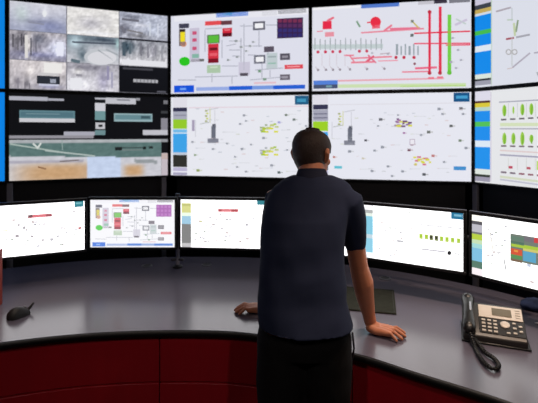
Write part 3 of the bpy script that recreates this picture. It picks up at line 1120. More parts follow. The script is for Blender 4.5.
top = MB()
n = len(fc)
vs = []
for z in (DESK, DESK - 0.028):
    for row in range(5):
        for i in range(n):
            p = fc[i].lerp(bc[i], row / 4)
            vs.append((p.x, p.y, z))
fs = []
for row in range(4):
    for i in range(n - 1):
        a = row * n + i
        fs.append((a, a + 1, a + n + 1, a + n))
        fs.append((a + 5 * n, a + 5 * n + n, a + 5 * n + n + 1, a + 5 * n + 1))
for i in range(n - 1):
    fs.append((i, i + 5 * n, i + 5 * n + 1, i + 1))
    a = 4 * n + i
    fs.append((a, a + 1, a + 5 * n + 1, a + 5 * n))
for row in range(4):
    a = row * n
    fs.append((a, a + n, a + 6 * n, a + 5 * n))
    a = row * n + n - 1
    fs.append((a, a + 5 * n, a + 6 * n, a + n))
top.add(vs, fs)
desk = top.build('worktop', M['desk'])
desk.data.set_sharp_from_angle(angle=R(30))
tag(desk, 'curved grey laminate worktop sweeping in front of the video wall', 'desk')

# black edge band along the front of the worktop
band = MB()
prof = [(0.0, -0.001), (-0.008, -0.003), (-0.012, -0.009), (-0.012, -0.020), (-0.008, -0.026), (0.004, -0.0275)]
offs = [inward(fc, d) for d, z in prof]
rg = []
for i in range(n):
    rg.append([Vector((offs[k][i].x, offs[k][i].y, DESK + prof[k][1])) for k in range(len(prof))])
band.rings(rg)
b = band.build('edge_band', M['trim'], desk, smooth='angle')
tag(b, 'black rounded front edge')

# cable ports in the worktop
for (px, py) in ((147, 266), (206.5, 265), (385, 278.5)):
    p = desk_pt(px, py)
    ring = MB().lathe([(0.036, -.0005), (0.036, 0.003), (0.033, 0.005), (0.027, 0.005), (0.024, 0.0015)], p, 28)
    ro = ring.build('cable_port', M['grey_edge'], desk, smooth='angle')
    MB().lathe([(0.0235, 0.001), (0.0235, 0.0035), (0.004, 0.0035)], p, 24).build('cap', M['trim'], ro, smooth='angle')

# red-fronted cabinets under the worktop
cf = inward(fc, 0.085)
cb = inward(fc, 0.55)
splits = [4, 46, 57, 64, 92]
cab_labels = ['long dark red cabinet under the left half of the desk', 'dark red cabinet under the desk, from the seam to the man\'s legs',
              'dark red cabinet under the desk directly behind the man\'s legs', 'long dark red cabinet under the right end of the desk, below the telephone']


def strip(i0, i1, off0, off1, z0, z1, shrink=0.0):
    a = inward(fc, off0)[i0:i1 + 1]
    bk = inward(fc, off1)[i0:i1 + 1]
    if shrink:
        a = [q.copy() for q in a]
        bk = [q.copy() for q in bk]
        for arr in (a, bk):
            arr[0] = arr[0].lerp(arr[1], min(.45, shrink / max(.001, (arr[1] - arr[0]).length)))
            arr[-1] = arr[-1].lerp(arr[-2], min(.45, shrink / max(.001, (arr[-1] - arr[-2]).length)))
    m = MB()
    rg = []
    for p, q in zip(a, bk):
        rg.append([Vector((p.x, p.y, z0)), Vector((p.x, p.y, z1)), Vector((q.x, q.y, z1)), Vector((q.x, q.y, z0))])
    return m.rings(rg)


for k in range(len(splits) - 1):
    i0, i1 = splits[k], splits[k + 1]
    mid = (cf[i0] + cf[i1]) / 2
    root = empty('desk_cabinet', (mid.x, mid.y, 0), 0, cab_labels[k], 'cabinet', 'red cabinets under the desk')
    inv = Matrix.Translation((-mid.x, -mid.y, 0))

    def put(m, name, material, **kw):
        m.v = [inv @ v for v in m.v]
        return m.build(name, material, root, **kw)
    put(strip(i0, i1, 0.045, 0.55, 0.02, DESK - 0.030, 0.006), 'carcass', M['carcass'])
    put(strip(i0, i1, 0.022, 0.042, 0.493, DESK - 0.029, 0.0025), 'upper_panel', M['red'], bevel=0.002)
    put(strip(i0, i1, 0.016, 0.042, 0.10, 0.488, 0.0025), 'lower_panel', M['red'], bevel=0.002)
    put(strip(i0, i1, 0.013, 0.042, 0.0, 0.098, 0.004), 'kick_plate', M['trim'])


# ------------------------------------------------------------------ desk monitors
MW, MH = 0.531, 0.299
SCR_BRIGHT = screen_mat('bright_monitor_light', 2.3)
SCR_SOFT = screen_mat('soft_monitor_light', 1.05)


def place_monitor(left, right, z, bg, draw, m, label, tint=None):
    gain = min(1.0, 0.95 / m.node_tree.nodes['Principled BSDF'].inputs['Emission Strength'].default_value)
    """left/right: floor-plan ends of the lit panel"""
    l, r = Vector((*left, 0)), Vector((*right, 0))
    d = (r - l).normalized()
    c = (l + r) / 2
    yaw = math.atan2(d.y, d.x)
    cc = Vector((c.x, c.y, z))
    s = Screen(cc, yaw, MW, MH, bg, tint, gain)
    draw(s)
    root = empty('desk_monitor', cc, yaw, label, 'monitor', 'monitors along the desk')
    frame_bars(MW, MH, 0.015, -0.004, 0.016).build('bezel', M['bezel'], root, bevel=0.002)
    MB().box((0, 0.030, 0), (MW + 0.026, 0.028, MH + 0.026)).box((0, 0.05, 0), (MW * .6, 0.03, MH * .6)).build('rear_casing', M['casing'], root, bevel=0.004)
    MB().box((0, 0.006, MH / 2 + 0.0165), (MW + 0.03, 0.020, 0.003)).build('lit_top_edge', M['grey_edge'], root)  # lighter grey strip paints the light caught along the bezel top
    s.build(m, root, (0, 0, 0))
    # mounting arm running back to the rail behind the row
    MB().tube([(0, 0.06, 0), (0, 0.10, 0), (0, 0.135, 0)], [0.022, 0.020, 0.026], 12, round_ends=False).build('mount_arm', M['casing'], root, smooth='angle')
    return s, root


def tint_white(c):
    return tuple(min(255, 255 - (255 - v) * .66) for v in c)


def draw_m2(s):
    s.up(1)
    for k, (q, c) in enumerate(SPROC.ops[1:]):
        s.layer = 1 + (k > 62) * 1
        s.poly(q, c)
    s.up(4)
    u = SPROC.uv
    a, b2 = u(277, 39), u(303, 17)
    s.ruv(a[0], a[1], b2[0], b2[1], (146, 50, 158))
    for i in range(4):
        for j in range(3):
            s.layer = 5
            w, h = (b2[0] - a[0]) / 4, (b2[1] - a[1]) / 3
            s.ruv(a[0] + w * (i + .18), a[1] + h * (j + .2), a[0] + w * (i + .82), a[1] + h * (j + .8), (176, 84, 186))


ZM = 1.0695
mz = ZM
R1 = Vector((-1.143, 2.786))
D1 = Vector((-.452, -.212)).normalized()
L1 = R1 + D1 * MW
s, _ = place_monitor(L1, R1, ZM, (252, 250, 252), draw_m1, SCR_BRIGHT, 'white desk monitor with one red bar, leftmost of the row')
place_monitor((-1.126, 2.835), (-.594, 2.835), ZM, (240, 240, 246), draw_m2, SCR_SOFT, 'desk monitor repeating the tank diagram with a purple table', tint_white)
place_monitor((-.558, 2.845), (-.028, 2.80), ZM, (252, 250, 252), draw_m3, SCR_BRIGHT, 'white desk monitor with red bar and grey sidebar, at the man\'s left elbow')
place_monitor((.006, 2.79), (.506, 2.61), ZM + .004, (250, 250, 250), draw_m_hidden, SCR_BRIGHT, 'desk monitor mostly hidden behind the man')
place_monitor((.543, 2.587), (.996, 2.305), ZM + .009, (252, 252, 252), draw_m4, SCR_BRIGHT, 'white desk monitor with a row of lime ticks, right of the man')
place_monitor((1.026, 2.274), (1.362, 1.863), ZM + .009, (250, 251, 250), draw_m5, SCR_BRIGHT, 'desk monitor with a colourful square block, rightmost of the row')

# the dark rail the monitors hang from, with its slim posts on the worktop
rail = empty('monitor_rail', (-.612, 3.0, DESK), 0, 'dark rail on slim posts behind the row of desk monitors', 'monitor stand')
RO = Vector((-.612, 3.0, DESK))
rp = catmull([(-1.83, 2.66, ZM), (-1.37, 2.885, ZM), (-.90, 3.0, ZM), (-.612, 3.015, ZM), (.0, 2.965, ZM), (.35, 2.86, ZM), (.87, 2.60, ZM), (1.22, 2.30, ZM), (1.50, 1.92, ZM)], 8)
MB().tube([p - RO for p in rp], [.016] * len(rp), 12, flat=1.0).build('crossbar', M['casing'], rail, smooth='angle')
for (x, y) in ((-1.83, 2.66), (-.612, 3.015), (.02, 2.962), (1.50, 1.92)):
    q = Vector((x, y, DESK)) - RO
    po = MB().tube([q + Vector((0, 0, .004)), q + Vector((0, 0, .485))], [.013, .013], 14, round_ends=False).build('post', M['post'], rail, smooth='angle')
    MB().lathe([(0.034, 0.0012), (0.034, 0.01), (0.022, 0.016), (0.014, 0.02)], q, 22).build('foot', M['casing'], po, smooth='angle')
    MB().lathe([(0.016, 0.475), (0.018, 0.482), (0.015, 0.494)], q, 16).build('cap', M['grey_edge'], po, smooth='angle')
    for sx in (-1, 1):
        MB().tube([q + Vector((sx * 0.012, -0.005, 0.055)), q + Vector((sx * 0.034, -0.012, 0.055))], [0.009, 0.011], 10).build('clamp_knob', M['grey_edge'], po, smooth='angle')

# ------------------------------------------------------------------ things on the desk
# telephone
ph_c = desk_pt(505, 341)
YAW = R(-22)
phone = empty('desk_phone', (ph_c.x - 0.012, ph_c.y + 0.04, DESK + .001), YAW, 'charcoal office telephone with pale top panel and looped cord, right end of desk', 'telephone')
W2, D2 = 0.105, 0.10
side = [(-D2, 0.004), (-D2, 0.030), (-D2 + 0.012, 0.040), (D2 - .03, 0.108), (D2 - 0.012, 0.110), (D2 - 0.02, 0.085), (D2 - .05, 0.02), (D2 - .05, 0.004)]
m = MB()
m.rings([[Vector((x, y, z)) for y, z in side] for x in (-W2 - 0.035, W2)])
m.build('body', M['phone'], phone, bevel=0.005)
MB().box((-.015, -.008, .0045), (2 * W2 + .055, 2 * D2 - .004, .008)).build('base', M['phone_dark'], phone, bevel=0.003)
sl = math.atan2(0.108 - 0.040, (D2 - .03) - (-D2 + 0.012))
up_v = Vector((0, -math.sin(sl), math.cos(sl)))
along = Vector((0, math.cos(sl), math.sin(sl)))
org = Vector((0, -D2 + 0.012, 0.040))
LEN = math.hypot(0.068, (2 * D2 - .042))
FACE = Matrix(((1, 0, 0, 0), (0, along.y, up_v.y, org.y), (0, along.z, up_v.z, org.z), (0, 0, 0, 1)))


def face_box(x, t, w, h, th, name, m, bev=0.0012, off=0.0):
    q = MB().box((x, t * LEN, off + th / 2), (w, h, th), FACE)
    return q.build(name, m, phone, bevel=bev)


face_box(0.012, 0.76, 0.176, LEN * .44, 0.005, 'top_panel', M['phone_face'], 0.003)
face_box(0.012, 0.27, 0.176, LEN * .50, 0.003, 'key_panel', M['phone_dark'], 0.002)
face_box(0.018, 0.76, 0.078, 0.044, 0.003, 'display', M['lcd'], 0.001, 0.0045)
for k in range(4):
    face_box(0.082, 0.90 - k * .085, 0.020, 0.006, 0.003, 'line_key', M['key'], 0.001, 0.0045)
for i in range(3):
    for j in range(4):
        face_box(-0.058 + i * 0.023, 0.09 + j * 0.118, 0.015, 0.011, 0.004, 'key', M['key'], 0.0015, 0.003)
q = MB()
q.lathe([(0.019, 0.0), (0.019, 0.004), (0.014, 0.007), (0.004, 0.007)], (0, 0, 0), 24)
q.v = [FACE @ (v + Vector((0.026, 0.36 * LEN, 0.003))) for v in q.v]
q.build('navigation_pad', M['phone_face'], phone, smooth='angle')
for (x, t) in ((0.062, .44), (0.062, .28), (0.085, .36), (0.085, .2), (0.036, .10), (0.062, .12)):
    face_box(x, t, 0.014, 0.010, 0.004, 'function_key', M['key'], 0.0015, 0.003)
# handset on the left
hs = MB()
hx = -0.118
hpts = []
for k in range(9):
    t = k / 8
    y = -0.088 + t * 0.180
    z = 0.060 + t * 0.062 + 0.012 * math.sin(PI * t)
    hpts.append((hx, y, z))
hs.tube(hpts, [0.029, 0.028, 0.024, 0.022, 0.021, 0.022, 0.024, 0.028, 0.029], 14, flat=0.74)
hs.tube([(hx, -0.080, 0.060), (hx, -0.078, 0.044)], [0.027, 0.024], 14)
hs.tube([(hx, 0.085, 0.122), (hx, 0.090, 0.100)], [0.027, 0.024], 14)
hnd = remesh(hs, 'handset', 0.003, M['phone_dark'], 3)
hnd.parent = phone
MB().tube([(hx + .008, -.02, .111), (hx + .008, .03, .127)], [.0045, .0045], 8, flat=.5).build('handset_badge', M['steel'], hnd, smooth=True)
cr = MB().box((hx, 0.0, 0.03), (0.05, 0.17, 0.06))
for v in cr.v:
    if v.z > 0.03:
        v.z = 0.034 + (v.y + 0.085) / 0.17 * 0.066
cr.build('cradle', M['phone'], phone, bevel=0.006)
# coiled cord: loop laid on the worktop, in the phone's own frame
pin = Matrix.Translation(phone.location) @ Matrix.Rotation(YAW, 4, 'Z')
pinv = pin.inverted()


def ph_local(px, py, z):
    return pinv @ desk_pt(px, py, z)


path = [pinv @ (pin @ Vector((hx, -0.092, 0.052))), ph_local(474.5, 346, DESK + .014), ph_local(480, 357, DESK + .0125), ph_local(488.5, 366.5, DESK + .0125), ph_local(496, 369, DESK + .0125),
        ph_local(498.5, 364.5, DESK + .0125), ph_local(493, 357.5, DESK + .0125), ph_local(485, 352, DESK + .013), Vector((-.100, -.092, 0.016))]
cpts = catmull(path, 26)
coil = []
prevn = Vector((0, 0, 1))
ln = 0
for i, p in enumerate(cpts):
    t = (cpts[min(i + 1, len(cpts) - 1)] - cpts[max(0, i - 1)]).normalized()
    if i:
        ln += (p - cpts[i - 1]).length
    a = (prevn - t * prevn.dot(t)).normalized()
    prevn = a
    b = t.cross(a)
cum = [0]
for i in range(1, len(cpts)):
    cum.append(cum[-1] + (cpts[i] - cpts[i - 1]).length)
NT = 46
j = 0
for k in range(NT * 8 + 1):
    s_ = cum[-1] * k / (NT * 8)
    while j < len(cum) - 2 and cum[j + 1] < s_:
        j += 1
    w = (s_ - cum[j]) / max(1e-6, cum[j + 1] - cum[j])
    p = cpts[j].lerp(cpts[j + 1], w)
    t = (cpts[j + 1] - cpts[j]).normalized()
    a = (Vector((0, 0, 1)) - t * t.z).normalized()
    b = t.cross(a)
    an = 2 * PI * k / 8
    coil.append(p + (a * math.cos(an) + b * math.sin(an)) * 0.0065)
MB().tube(coil, [0.0034] * len(coil), 6).build('cord', M['phone_dark'], phone, smooth=True)
MB().tube(cpts, [0.0052] * len(cpts), 8).build('cord_core', M['phone_dark'], phone, smooth=True)

# computer mouse near the left end
mp = desk_pt(18.5, 316.5)
mp.z += .001
mouse = empty('computer_mouse', mp, R(-28), 'small black computer mouse alone on the left part of the desk', 'mouse')
mm = MB()
rg = []
for k in range(11):
    t = k / 10
    y = -0.056 + 0.112 * t
    w = 0.037 * math.sqrt(max(0.02, 1 - (2 * t - 1) ** 4)) * (1 - .12 * math.sin(PI * t))
    h = 0.048 * (math.sin(PI * (0.08 + 0.86 * (t ** .8))) * .9 + .1)
    ring = []
    for i in range(14):
        a = PI * i / 13
        ring.append(Vector((w * math.cos(a), y, 0.001 + h * max(0.0, math.sin(a)) ** .8)))
    rg.append(ring)
mm.rings(rg)
mm.build('shell', M['leather'], mouse, smooth='angle')
MB().tube([(-.003, .032, .031), (.003, .032, .031)], [.009, .009], 14).build('scroll_wheel', M['grey_edge'], mouse, smooth=True)
MB().tube([(0, .050, .016), (.002, .064, .028), (.004, .074, .040)], [.008, .0065, .005], 10).build('cable_stub', M['phone_dark'], mouse, smooth=True)
# dark pad under the man's right arm
p_tr, p_br = desk_pt(394, 291), desk_pt(396.5, 315)
ey = (p_tr - p_br).normalized()
ex = Vector((ey.y, -ey.x, 0))
dep = (p_tr - p_br).length
wid = 0.40
pc = p_br + ey * dep / 2 - ex * wid / 2
pad = empty('desk_pad', (pc.x, pc.y, DESK), math.atan2(ex.y, ex.x), 'dark olive desk pad lying under the man\'s right forearm', 'desk pad')
MB().box((0, 0, .0042), (wid, dep, .006)).build('mat', M['pad'], pad, bevel=0.003)
sb = MB()
for sx in (-1, 1):
    sb.box((sx * (wid / 2 - .010), 0, .0075), (.003, dep - .02, .0012))
    sb.box((0, sx * (dep / 2 - .010), .0075), (wid - .02, .003, .0012))
sb.build('stitched_border', M['pad_edge'], pad)

# red binder standing at the left picture edge
bp = desk_pt(0.6, 323)
binder = empty('ring_binder', (bp.x - 0.154, bp.y + 0.12, DESK + .0012), R(8), 'red ring binder standing upright at the left end of the desk', 'binder')
MB().box((-.034, 0, .145), (.003, .24, .29)).box((.034, 0, .145), (.003, .24, .29)).box((0, -.119, .145), (.071, .003, .29)).build('cover', M['binder'], binder, bevel=.001)
MB().box((0, .004, .14), (.05, .215, .27)).build('pages', M['paper'], binder)
MB().box((0, -.1215, .19), (.045, .002, .10)).build('spine_label', M['paper'], binder)

# crumpled navy cloth beyond the telephone
cp = desk_pt(537.5, 309)
cl = MB()
rg = []
for k in range(9):
    ph = PI * k / 8
    ring = []
    for i in range(22):
        a = 2 * PI * i / 22
        d = Vector((math.sin(ph) * math.cos(a), math.sin(ph) * math.sin(a), math.cos(ph)))
        r = 1 + .28 * noise.noise(d * 2.3 + Vector((4, 1, 2))) + .12 * noise.noise(d * 6)
        ring.append(Vector((d.x * .085 * r, d.y * .062 * r, max(0.001, .022 + d.z * .026 * r))))
    rg.append(ring)
cl.rings(rg)
clo = cl.build('cleaning_cloth', M['blue_cloth'], smooth=True)
clo.location = (cp.x, cp.y, DESK + .0005)
tag(clo, 'crumpled navy cleaning cloth on the desk beyond the telephone', 'cloth')

# pen at the right edge
pp = desk_pt(535, 324)
pen = empty('pen', (pp.x, pp.y, DESK + .005), R(-12), 'white pen lying on the desk right of the telephone', 'pen')
MB().tube([(0.0, 0, 0), (.012, 0, 0), (.105, 0, 0)], [.002, .0046, .0046], 10).build('barrel', M['white'], pen, smooth='angle')
MB().tube([(.105, 0, 0), (.138, 0, 0)], [.0052, .0052], 10).build('cap', M['phone_dark'], pen, smooth='angle')

# ------------------------------------------------------------------ the man
PX, PY = 0.13, 1.70


def sring(cx, cy, z, rx, ry, nseg=36, pw=2.3, tilt=0.0):
    out = []
    for k in range(nseg):
        a = 2 * PI * k / nseg
        c, s_ = math.cos(a), math.sin(a)
        x = math.copysign(abs(c) ** (2 / pw), c) * rx
        y = math.copysign(abs(s_) ** (2 / pw), s_) * ry
        out.append(Vector((cx + x, cy + y, z + tilt * y)))
    return out


torso = [  # cx, cy, z, rx, ry
    (.138, 1.735, .897, .187, .146), (.136, 1.745, .93, .182, .136), (.131, 1.768, .99, .176, .122), (.130, 1.797, 1.06, .173, .116), (.132, 1.822, 1.126, .174, .118), (.137, 1.85, 1.20, .176, .124),
    (.150, 1.885, 1.285, .178, .124), (.166, 1.91, 1.335, .184, .112), (.180, 1.93, 1.378, .184, .098), (.184, 1.945, 1.414, .164, .088), (.187, 1.955, 1.440, .134, .076), (.188, 1.965, 1.458, .088, .066)]
SH_R = Vector((.336, 1.905, 1.352))
EL_R = Vector((.393, 1.968, 1.055))
WR_R = Vector((.458, 2.035, .786))
SH_L = Vector((.035, 1.965, 1.355))
EL_L = Vector((.020, 2.130, 1.075))
WR_L = Vector((-.012, 2.262, .790))
HEAD = Vector((.191, 2.02, 1.537))

# --- polo shirt
sh = MB()
sh.rings([sring(*t) for t in torso])
SL_R = SH_R.lerp(EL_R, .655)
sh.tube([SH_R + Vector((-.05, .01, .012)), SH_R + Vector((.004, 0, -.01)), SH_R.lerp(EL_R, .3), SH_R.lerp(EL_R, .55), SL_R], [.060, .066, .061, .054, .050], 22)
SL_L = SH_L.lerp(EL_L, .72)
sh.tube([SH_L + Vector((.06, -.01, .012)), SH_L + Vector((.0, 0, -.01)), SH_L.lerp(EL_L, .3), SH_L.lerp(EL_L, .55), SL_L], [.058, .062, .060, .056, .054], 22)


def shirt_shape(p, nrm):
    # soft pulls in the cloth: across the small of the back and at the sleeve
    lower = max(0.0, min(1.0, (1.22 - p.z) / .22))
    q = Vector((p.x * 5 + p.z * 3.2, p.y * 4, p.z * 13 - p.x * 4))
    d = noise.noise(q) * .012 * lower
    d += noise.noise(Vector((p.x * 15, p.y * 10, p.z * 9))) * .005
    d += noise.noise(Vector((p.x * 4 - p.z * 7, p.y * 5, p.z * 3 + 5))) * .008 * (1 - lower)
    return p + nrm * d


shirt = remesh(sh, 'polo_shirt', 0.007, M['navy'], 7, shirt_shape)

# --- body: one continuous skin
bd = MB()
bd.rings([sring(cx, cy, z, rx * .86, ry * .86) for cx, cy, z, rx, ry in torso[:-2]])
bd.tube([(.188, 1.945, 1.39), (.188, 1.972, 1.45), (.1885, 1.992, 1.50), (.1885, 2.005, 1.54)], [.066, .058, .056, .058], 20)
for sh_, el, wr, out in ((SH_R, EL_R, WR_R, 1), (SH_L, EL_L, WR_L, -1)):
    f = el.lerp(wr, .28) + Vector((out * .004, .0, .0))
    bd.tube([sh_ + Vector((-out * .05, 0, .01)), sh_, sh_.lerp(el, .35), sh_.lerp(el, .75), el, f, el.lerp(wr, .55), el.lerp(wr, .85), wr], [.048, .052, .047, .041, .040, .0455, .039, .029, .0275], 20)

# legs inside the trousers
for sx in (-1, 1):
    hipx = .135 + sx * .088
    footx = .135 + sx * .105
    bd.tube([(hipx, 1.735, .90), (hipx, 1.725, .72), (.135 + sx * .09, 1.715, .50), (.135 + sx * .097, 1.695, .30), (footx, 1.675, .09)], [.082, .076, .056, .050, .038], 18)
    bd.tube([(footx, 1.665, .05), (footx + sx * .02, 1.80, .035)], [.036, .030], 12)

# head (faces +y, then turned a little to the right and down)
HM = Matrix.Translation(HEAD) @ Euler((R(-9), 0, R(-32))).to_matrix().to_4x4()
hr = [(-.116, .062, .022, .022), (-.106, .053, .042, .038), (-.088, .038, .060, .050), (-.066, .020, .076, .060), (-.04, .006, .089, .067), (-.01, -.001, .096, .073), (.02, -.004, .100, .0775), (.045, -.005, .100, .0785),
      (.07, -.006, .092, .074), (.09, -.007, .076, .062), (.105, -.008, .054, .044), (.114, -.008, .026, .022)]


def head_ring(z, cy, ry, rx, off=0.0, nseg=32):
    return [Vector(((rx + off) * math.cos(2 * PI * k / nseg), cy + (ry + off) * math.sin(2 * PI * k / nseg), z)) for k in range(nseg)]


hd = MB()
hd.rings([head_ring(*h) for h in hr])
hd.tube([(0, .092, .018), (0, .108, -.012), (0, .114, -.028)], [.009, .011, .0135], 10)          # nose
hd.tube([(-.011, .100, -.030), (.011, .100, -.030)], [.009, .009], 10)                          # nostrils
hd.tube([(-.045, .078, .026), (-.02, .090, .032), (.02, .090, .032), (.045, .078, .026)], [.009, .012, .012, .009], 10)  # brow
hd.tube([(-.022, .084, -.060), (0, .091, -.058), (.022, .084, -.060)], [.007, .010, .007], 8)   # upper lip
hd.tube([(-.018, .082, -.069), (0, .089, -.070), (.018, .082, -.069)], [.007, .010, .007], 8)   # lower lip
for sx in (-1, 1):
    hd.tube([(sx * .045, .062, -.018), (sx * .055, .045, -.02)], [.018, .018], 10)              # cheek
    ear = [(sx * .076, -.006, -.026), (sx * .084, -.014, -.008), (sx * .087, -.022, .012), (sx * .085, -.020, .026), (sx * .078, -.004, .028)]
    hd.tube(ear, [.008, .009, .0105, .0095, .008], 10)
    hd.tube([(sx * .078, -.002, -.02), (sx * .080, -.008, .0), (sx * .080, -.012, .018)], [.008, .010, .009], 10)
bd.add([HM @ v for v in hd.v], hd.f)


def hand(wrist, d, out, curl, spread, size):
    """palm and five fingers; d = finger direction on the worktop, out = direction of the thumb"""
    d = Vector(d).normalized()
    t = Vector(out)
    t = (t - d * t.dot(d)).normalized()
    u = Vector((0, 0, 1))
    base = Vector((wrist.x, wrist.y, DESK))
    P = lambda a, b, h: base + d * a + t * b + u * h
    # palm: heel on the worktop, knuckles raised a little
    for bb, r in ((-.028, .0145), (-.010, .0155), (.010, .0160), (.028, .0150)):
        bd.tube([P(.004, bb * .62, .027), P(.035, bb * .9, .021), P(.070, bb, .024), P(.090, bb * 1.05, .0235)], [.020, r + .003, r, r - .002], 12)
    bd.tube([wrist, P(.008, 0, .036), P(.035, 0, .026)], [.026, .024, .018], 14)
    # thumb mound and thumb
    bd.tube([P(.012, .020, .022), P(.034, .040, .018), P(.058, .060, .014), P(.080, .070, .0105)], [.017, .0145, .0115, .0095], 12)
    specs = [(.029, .068, .0088, .030), (.0095, .076, .0092, .008), (-.0105, .071, .0088, -.014), (-.029, .055, .0078, -.036)]
    for bb, L, r, fan in specs:
        L *= size
        k0 = P(.084, bb * 1.06, .0235)
        dirv = (d + t * fan * spread).normalized()
        k1 = k0 + dirv * L * .42 + u * (.004 * curl)
        k2 = k0 + dirv * L * .75 + u * (-.006)
        k3 = k0 + dirv * L * .98 + u * (-.0235 + r + .0006)
        k2.z = max(k2.z, DESK + r + .002)
        bd.tube([P(.066, bb, .023), k0, k1, k2, k3], [r * 1.08, r * 1.15, r, r * .95, r * .82], 10)


hand(WR_R, (.86, -.50, 0), (.5, .8, 0), 1.6, 9, .9)
hand(WR_L, (-.97, -.06, 0), (0, 1, 0), 2.2, 3, 1.0)

person = remesh(bd, 'person', 0.0036, M['skin'], 3)
tag(person, 'man in navy polo shirt leaning on the desk, seen from behind', 'person')

# --- clothes and hair hang on the body
shirt.parent = person
col_ = MB()
rg = []
for (z, r0, r1, dy) in ((1.440, .074, .070, -.012), (1.456, .070, .064, -.004), (1.474, .063, .059, .006), (1.480, .060, .057, .008)):
    rg.append([Vector((.188 + r0 * math.cos(a), 1.972 + dy + r1 * math.sin(a), z - .010 * math.sin(a))) for a in [2 * PI * k / 32 for k in range(32)]])
for (z, r0, r1, dy) in ((1.478, .056, .053, .008), (1.445, .060, .056, -.004)):
    rg.append([Vector((.188 + r0 * math.cos(a), 1.972 + dy + r1 * math.sin(a), z - .010 * math.sin(a))) for a in [2 * PI * k / 32 for k in range(32)]])
col_.rings(rg, cap=False)
c_o = col_.build('collar', M['navy_dark'], shirt, smooth=True)

tr = MB()
tr.rings([sring(.137, 1.742, z, rx, ry) for z, rx, ry in ((.80, .172, .112), (.85, .174, .116), (.90, .162, .106), (.945, .156, .102))])
for sx in (-1, 1):
    hipx = .136 + sx * .088
    tr.tube([(hipx, 1.738, .86), (hipx, 1.735, .78), (.134 + sx * .090, 1.728, .64), (.134 + sx * .093, 1.718, .48), (.134 + sx * .099, 1.700, .28), (.134 + sx * .105, 1.680, .09)], [.094, .098, .090, .076, .068, .064], 22)


def trouser_shape(p, nrm):
    d = noise.noise(Vector((p.x * 7, p.y * 7, p.z * 12))) * .005 + noise.noise(Vector((p.x * 16 + p.z * 9, p.y * 14, p.z * 9))) * .003
    return p + nrm * d


trs = remesh(tr, 'trousers', 0.008, M['trouser'], 5, trouser_shape)
trs.parent = person
MB().tube([(.315, 1.700, .885), (.324, 1.715, .82), (.322, 1.735, .77)], [.004, .004, .004], 8).build('pocket_trim', M['grey_edge'], trs, smooth=True)

for sx in (-1, 1):
    fx = .134 + sx * .105
    so = MB()
    so.tube([(fx, 1.640, .045), (fx + sx * .006, 1.72, .046), (fx + sx * .016, 1.80, .040), (fx + sx * .024, 1.86, .032)], [.038, .044, .044, .034], 16, flat=.85)
    so.tube([(fx, 1.668, .05), (fx, 1.672, .115)], [.042, .044], 16)
    for v in so.v:
        v.z = max(.004, v.z)
    so_ = remesh(so, 'shoe', .005, M['leather'], 3)
    so_.parent = person
    sol = MB()
    sol.rings([[Vector((fx + sx * .013 * ((y + .115) / .23 + .1) + w * math.cos(a), 1.745 + y, .006 + .006 * math.sin(a))) for a in [2 * PI * k / 12 for k in range(12)]] for y, w in ((-.115, .025), (-.09, .038), (-.02, .040), (.05, .045), (.10, .038), (.13, .022))])
    sol.build('sole', M['trim'], so_, smooth=True)

# cropped hair: a close shell over the skull down to the nape
hh = []
NSEG = 40
zs = [-.084, -.070, -.056, -.04, -.022, -.004, .014, .03, .045, .06, .075, .09, .103, .112, .119]


def head_at(z):
    for a, b in zip(hr, hr[1:]):
        if a[0] <= z <= b[0]:
            w = (z - a[0]) / (b[0] - a[0])
            return tuple(a[i] + (b[i] - a[i]) * w for i in range(1, 4))
    return hr[-1][1:]


hv, hf = [], []
for z in zs:
    cy, ry, rx = head_at(min(z, .113))
    for k in range(NSEG):
        a = 2 * PI * k / NSEG
        p = Vector(((rx + .005) * math.cos(a), cy + (ry + .006) * math.sin(a), z + .004))
        p += Vector((p.x, p.y, p.z)).normalized() * noise.noise(p * 90) * .0012
        hv.append(p)


def below_hairline(p):
    y = p.y
    if y < -.03:
        lim = -.066
    elif y < .02:
        lim = -.066 + (y + .03) / .05 * .078
    else:
        lim = .012 + (y - .02) / .07 * .055
    return p.z < lim


for j in range(len(zs) - 1):
    for k in range(NSEG):
        k2 = (k + 1) % NSEG
        q = (j * NSEG + k, j * NSEG + k2, (j + 1) * NSEG + k2, (j + 1) * NSEG + k)
        if not below_hairline(sum((hv[i] for i in q), Vector()) / 4):
            hf.append(q)
hf.append(tuple(range((len(zs) - 1) * NSEG, len(zs) * NSEG)))
hm_ = MB()
hm_.add([HM @ v for v in hv], hf)
hair = hm_.build('hair', M['hair'], person, smooth=True)
bm = bmesh.new()
bm.from_mesh(hair.data)
bmesh.ops.delete(bm, geom=[v for v in bm.verts if not v.link_faces], context='VERTS')
bm.to_mesh(hair.data)
bm.free()
sol = hair.modifiers.new('thickness', 'SOLIDIFY')
sol.thickness = .008
sol.offset = -1

# eyes
for sx in (-1, 1):
    e = MB()
    e.lathe([(.002, -.011), (.008, -.008), (.011, 0), (.008, .008), (.002, .011)], (0, 0, 0), 14)
    e.v = [HM @ (v + Vector((sx * .031, .082, .010))) for v in e.v]
    eo = e.build('eye', M['eye'], person, smooth=True)
    ir = MB().lathe([(.005, .0), (.005, .0015), (.001, .002)], (0, 0, 0), 14, axis='Y')
    ir.v = [HM @ (Vector((v.x, -v.y, v.z)) + Vector((sx * .031, .0915, .010))) for v in ir.v]
    ir.build('iris', M['iris'], eo, smooth=True)

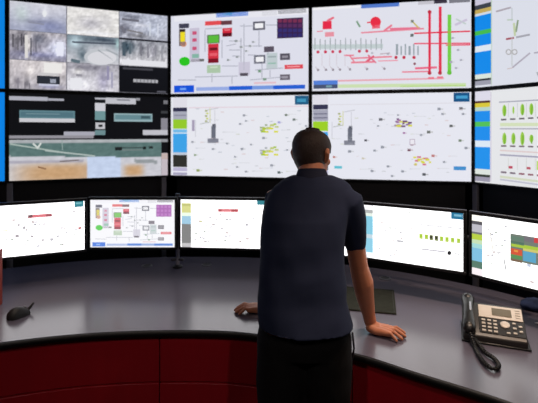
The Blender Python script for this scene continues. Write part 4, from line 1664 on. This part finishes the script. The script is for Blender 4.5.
# body origin at the feet
off = Vector((PX, PY, 0))
for o in (person,):
    o.data.transform(Matrix.Translation(-off))
    o.location = off
for ch in [c for c in bpy.data.objects if c.parent == person]:
    ch.data.transform(Matrix.Translation(-off))
    for g in [c for c in bpy.data.objects if c.parent == ch]:
        g.data.transform(Matrix.Translation(-off))

# ------------------------------------------------------------------ ceiling lamps, all out of view
def downlight(x, y, energy, colour, label, angle=75, tx=None, ty=None):
    root = empty('unseen_ceiling_light', (x, y, ZC), 0, label, 'ceiling light', 'dim ceiling downlights')
    MB().lathe([(.055, -.002), (.085, -.002), (.085, -.010), (.075, -.016), (.055, -.012)], (0, 0, 0), 32).build('ring', M['post'], root, smooth='angle')
    MB().lathe([(.054, -.004), (.054, -.008), (.01, -.009)], (0, 0, 0), 32).build('lens', M['lens'], root, smooth='angle')
    L = bpy.data.lights.new('downlight_beam', 'SPOT')
    L.energy = energy
    L.color = colour
    L.spot_size = R(angle)
    L.spot_blend = .8
    L.shadow_soft_size = .05
    o = bpy.data.objects.new('downlight_beam', L)
    COL.objects.link(o)
    o.parent = root
    o.location = (0, 0, -.03)
    if tx is not None:
        d = Vector((tx - x, ty - y, DESK - ZC))
        o.rotation_euler = d.to_track_quat('-Z', 'Y').to_euler()


downlight(1.30, 1.55, 60, (1.0, .68, .45), 'warm ceiling downlight above the telephone', 80, 1.0, 1.8)
downlight(.85, 1.72, 105, (1.0, .80, .66), 'ceiling downlight over the right half of the desk', 58)
downlight(-1.05, 1.95, 80, (1.0, .82, .68), 'added ceiling fill light over the left half of the desk', 52)  # added to brighten the left front of the worktop
downlight(-1.1, -.5, 40, (1.0, .84, .76), 'added ceiling fill light behind the camera on the left', 80, -.7, 2.0)  # added as fill on the red cabinet fronts
downlight(.9, -.6, 56, (1.0, .82, .74), 'added ceiling fill light behind the camera on the right', 80, .8, 1.8)  # second added fill, for the right-hand cabinet fronts

# the little light that leaks round the room
w = bpy.data.worlds.new('room_dark')
scene.world = w
w.use_nodes = True
w.node_tree.nodes['Background'].inputs['Color'].default_value = (.01, .011, .014, 1)
w.node_tree.nodes['Background'].inputs['Strength'].default_value = 0.5
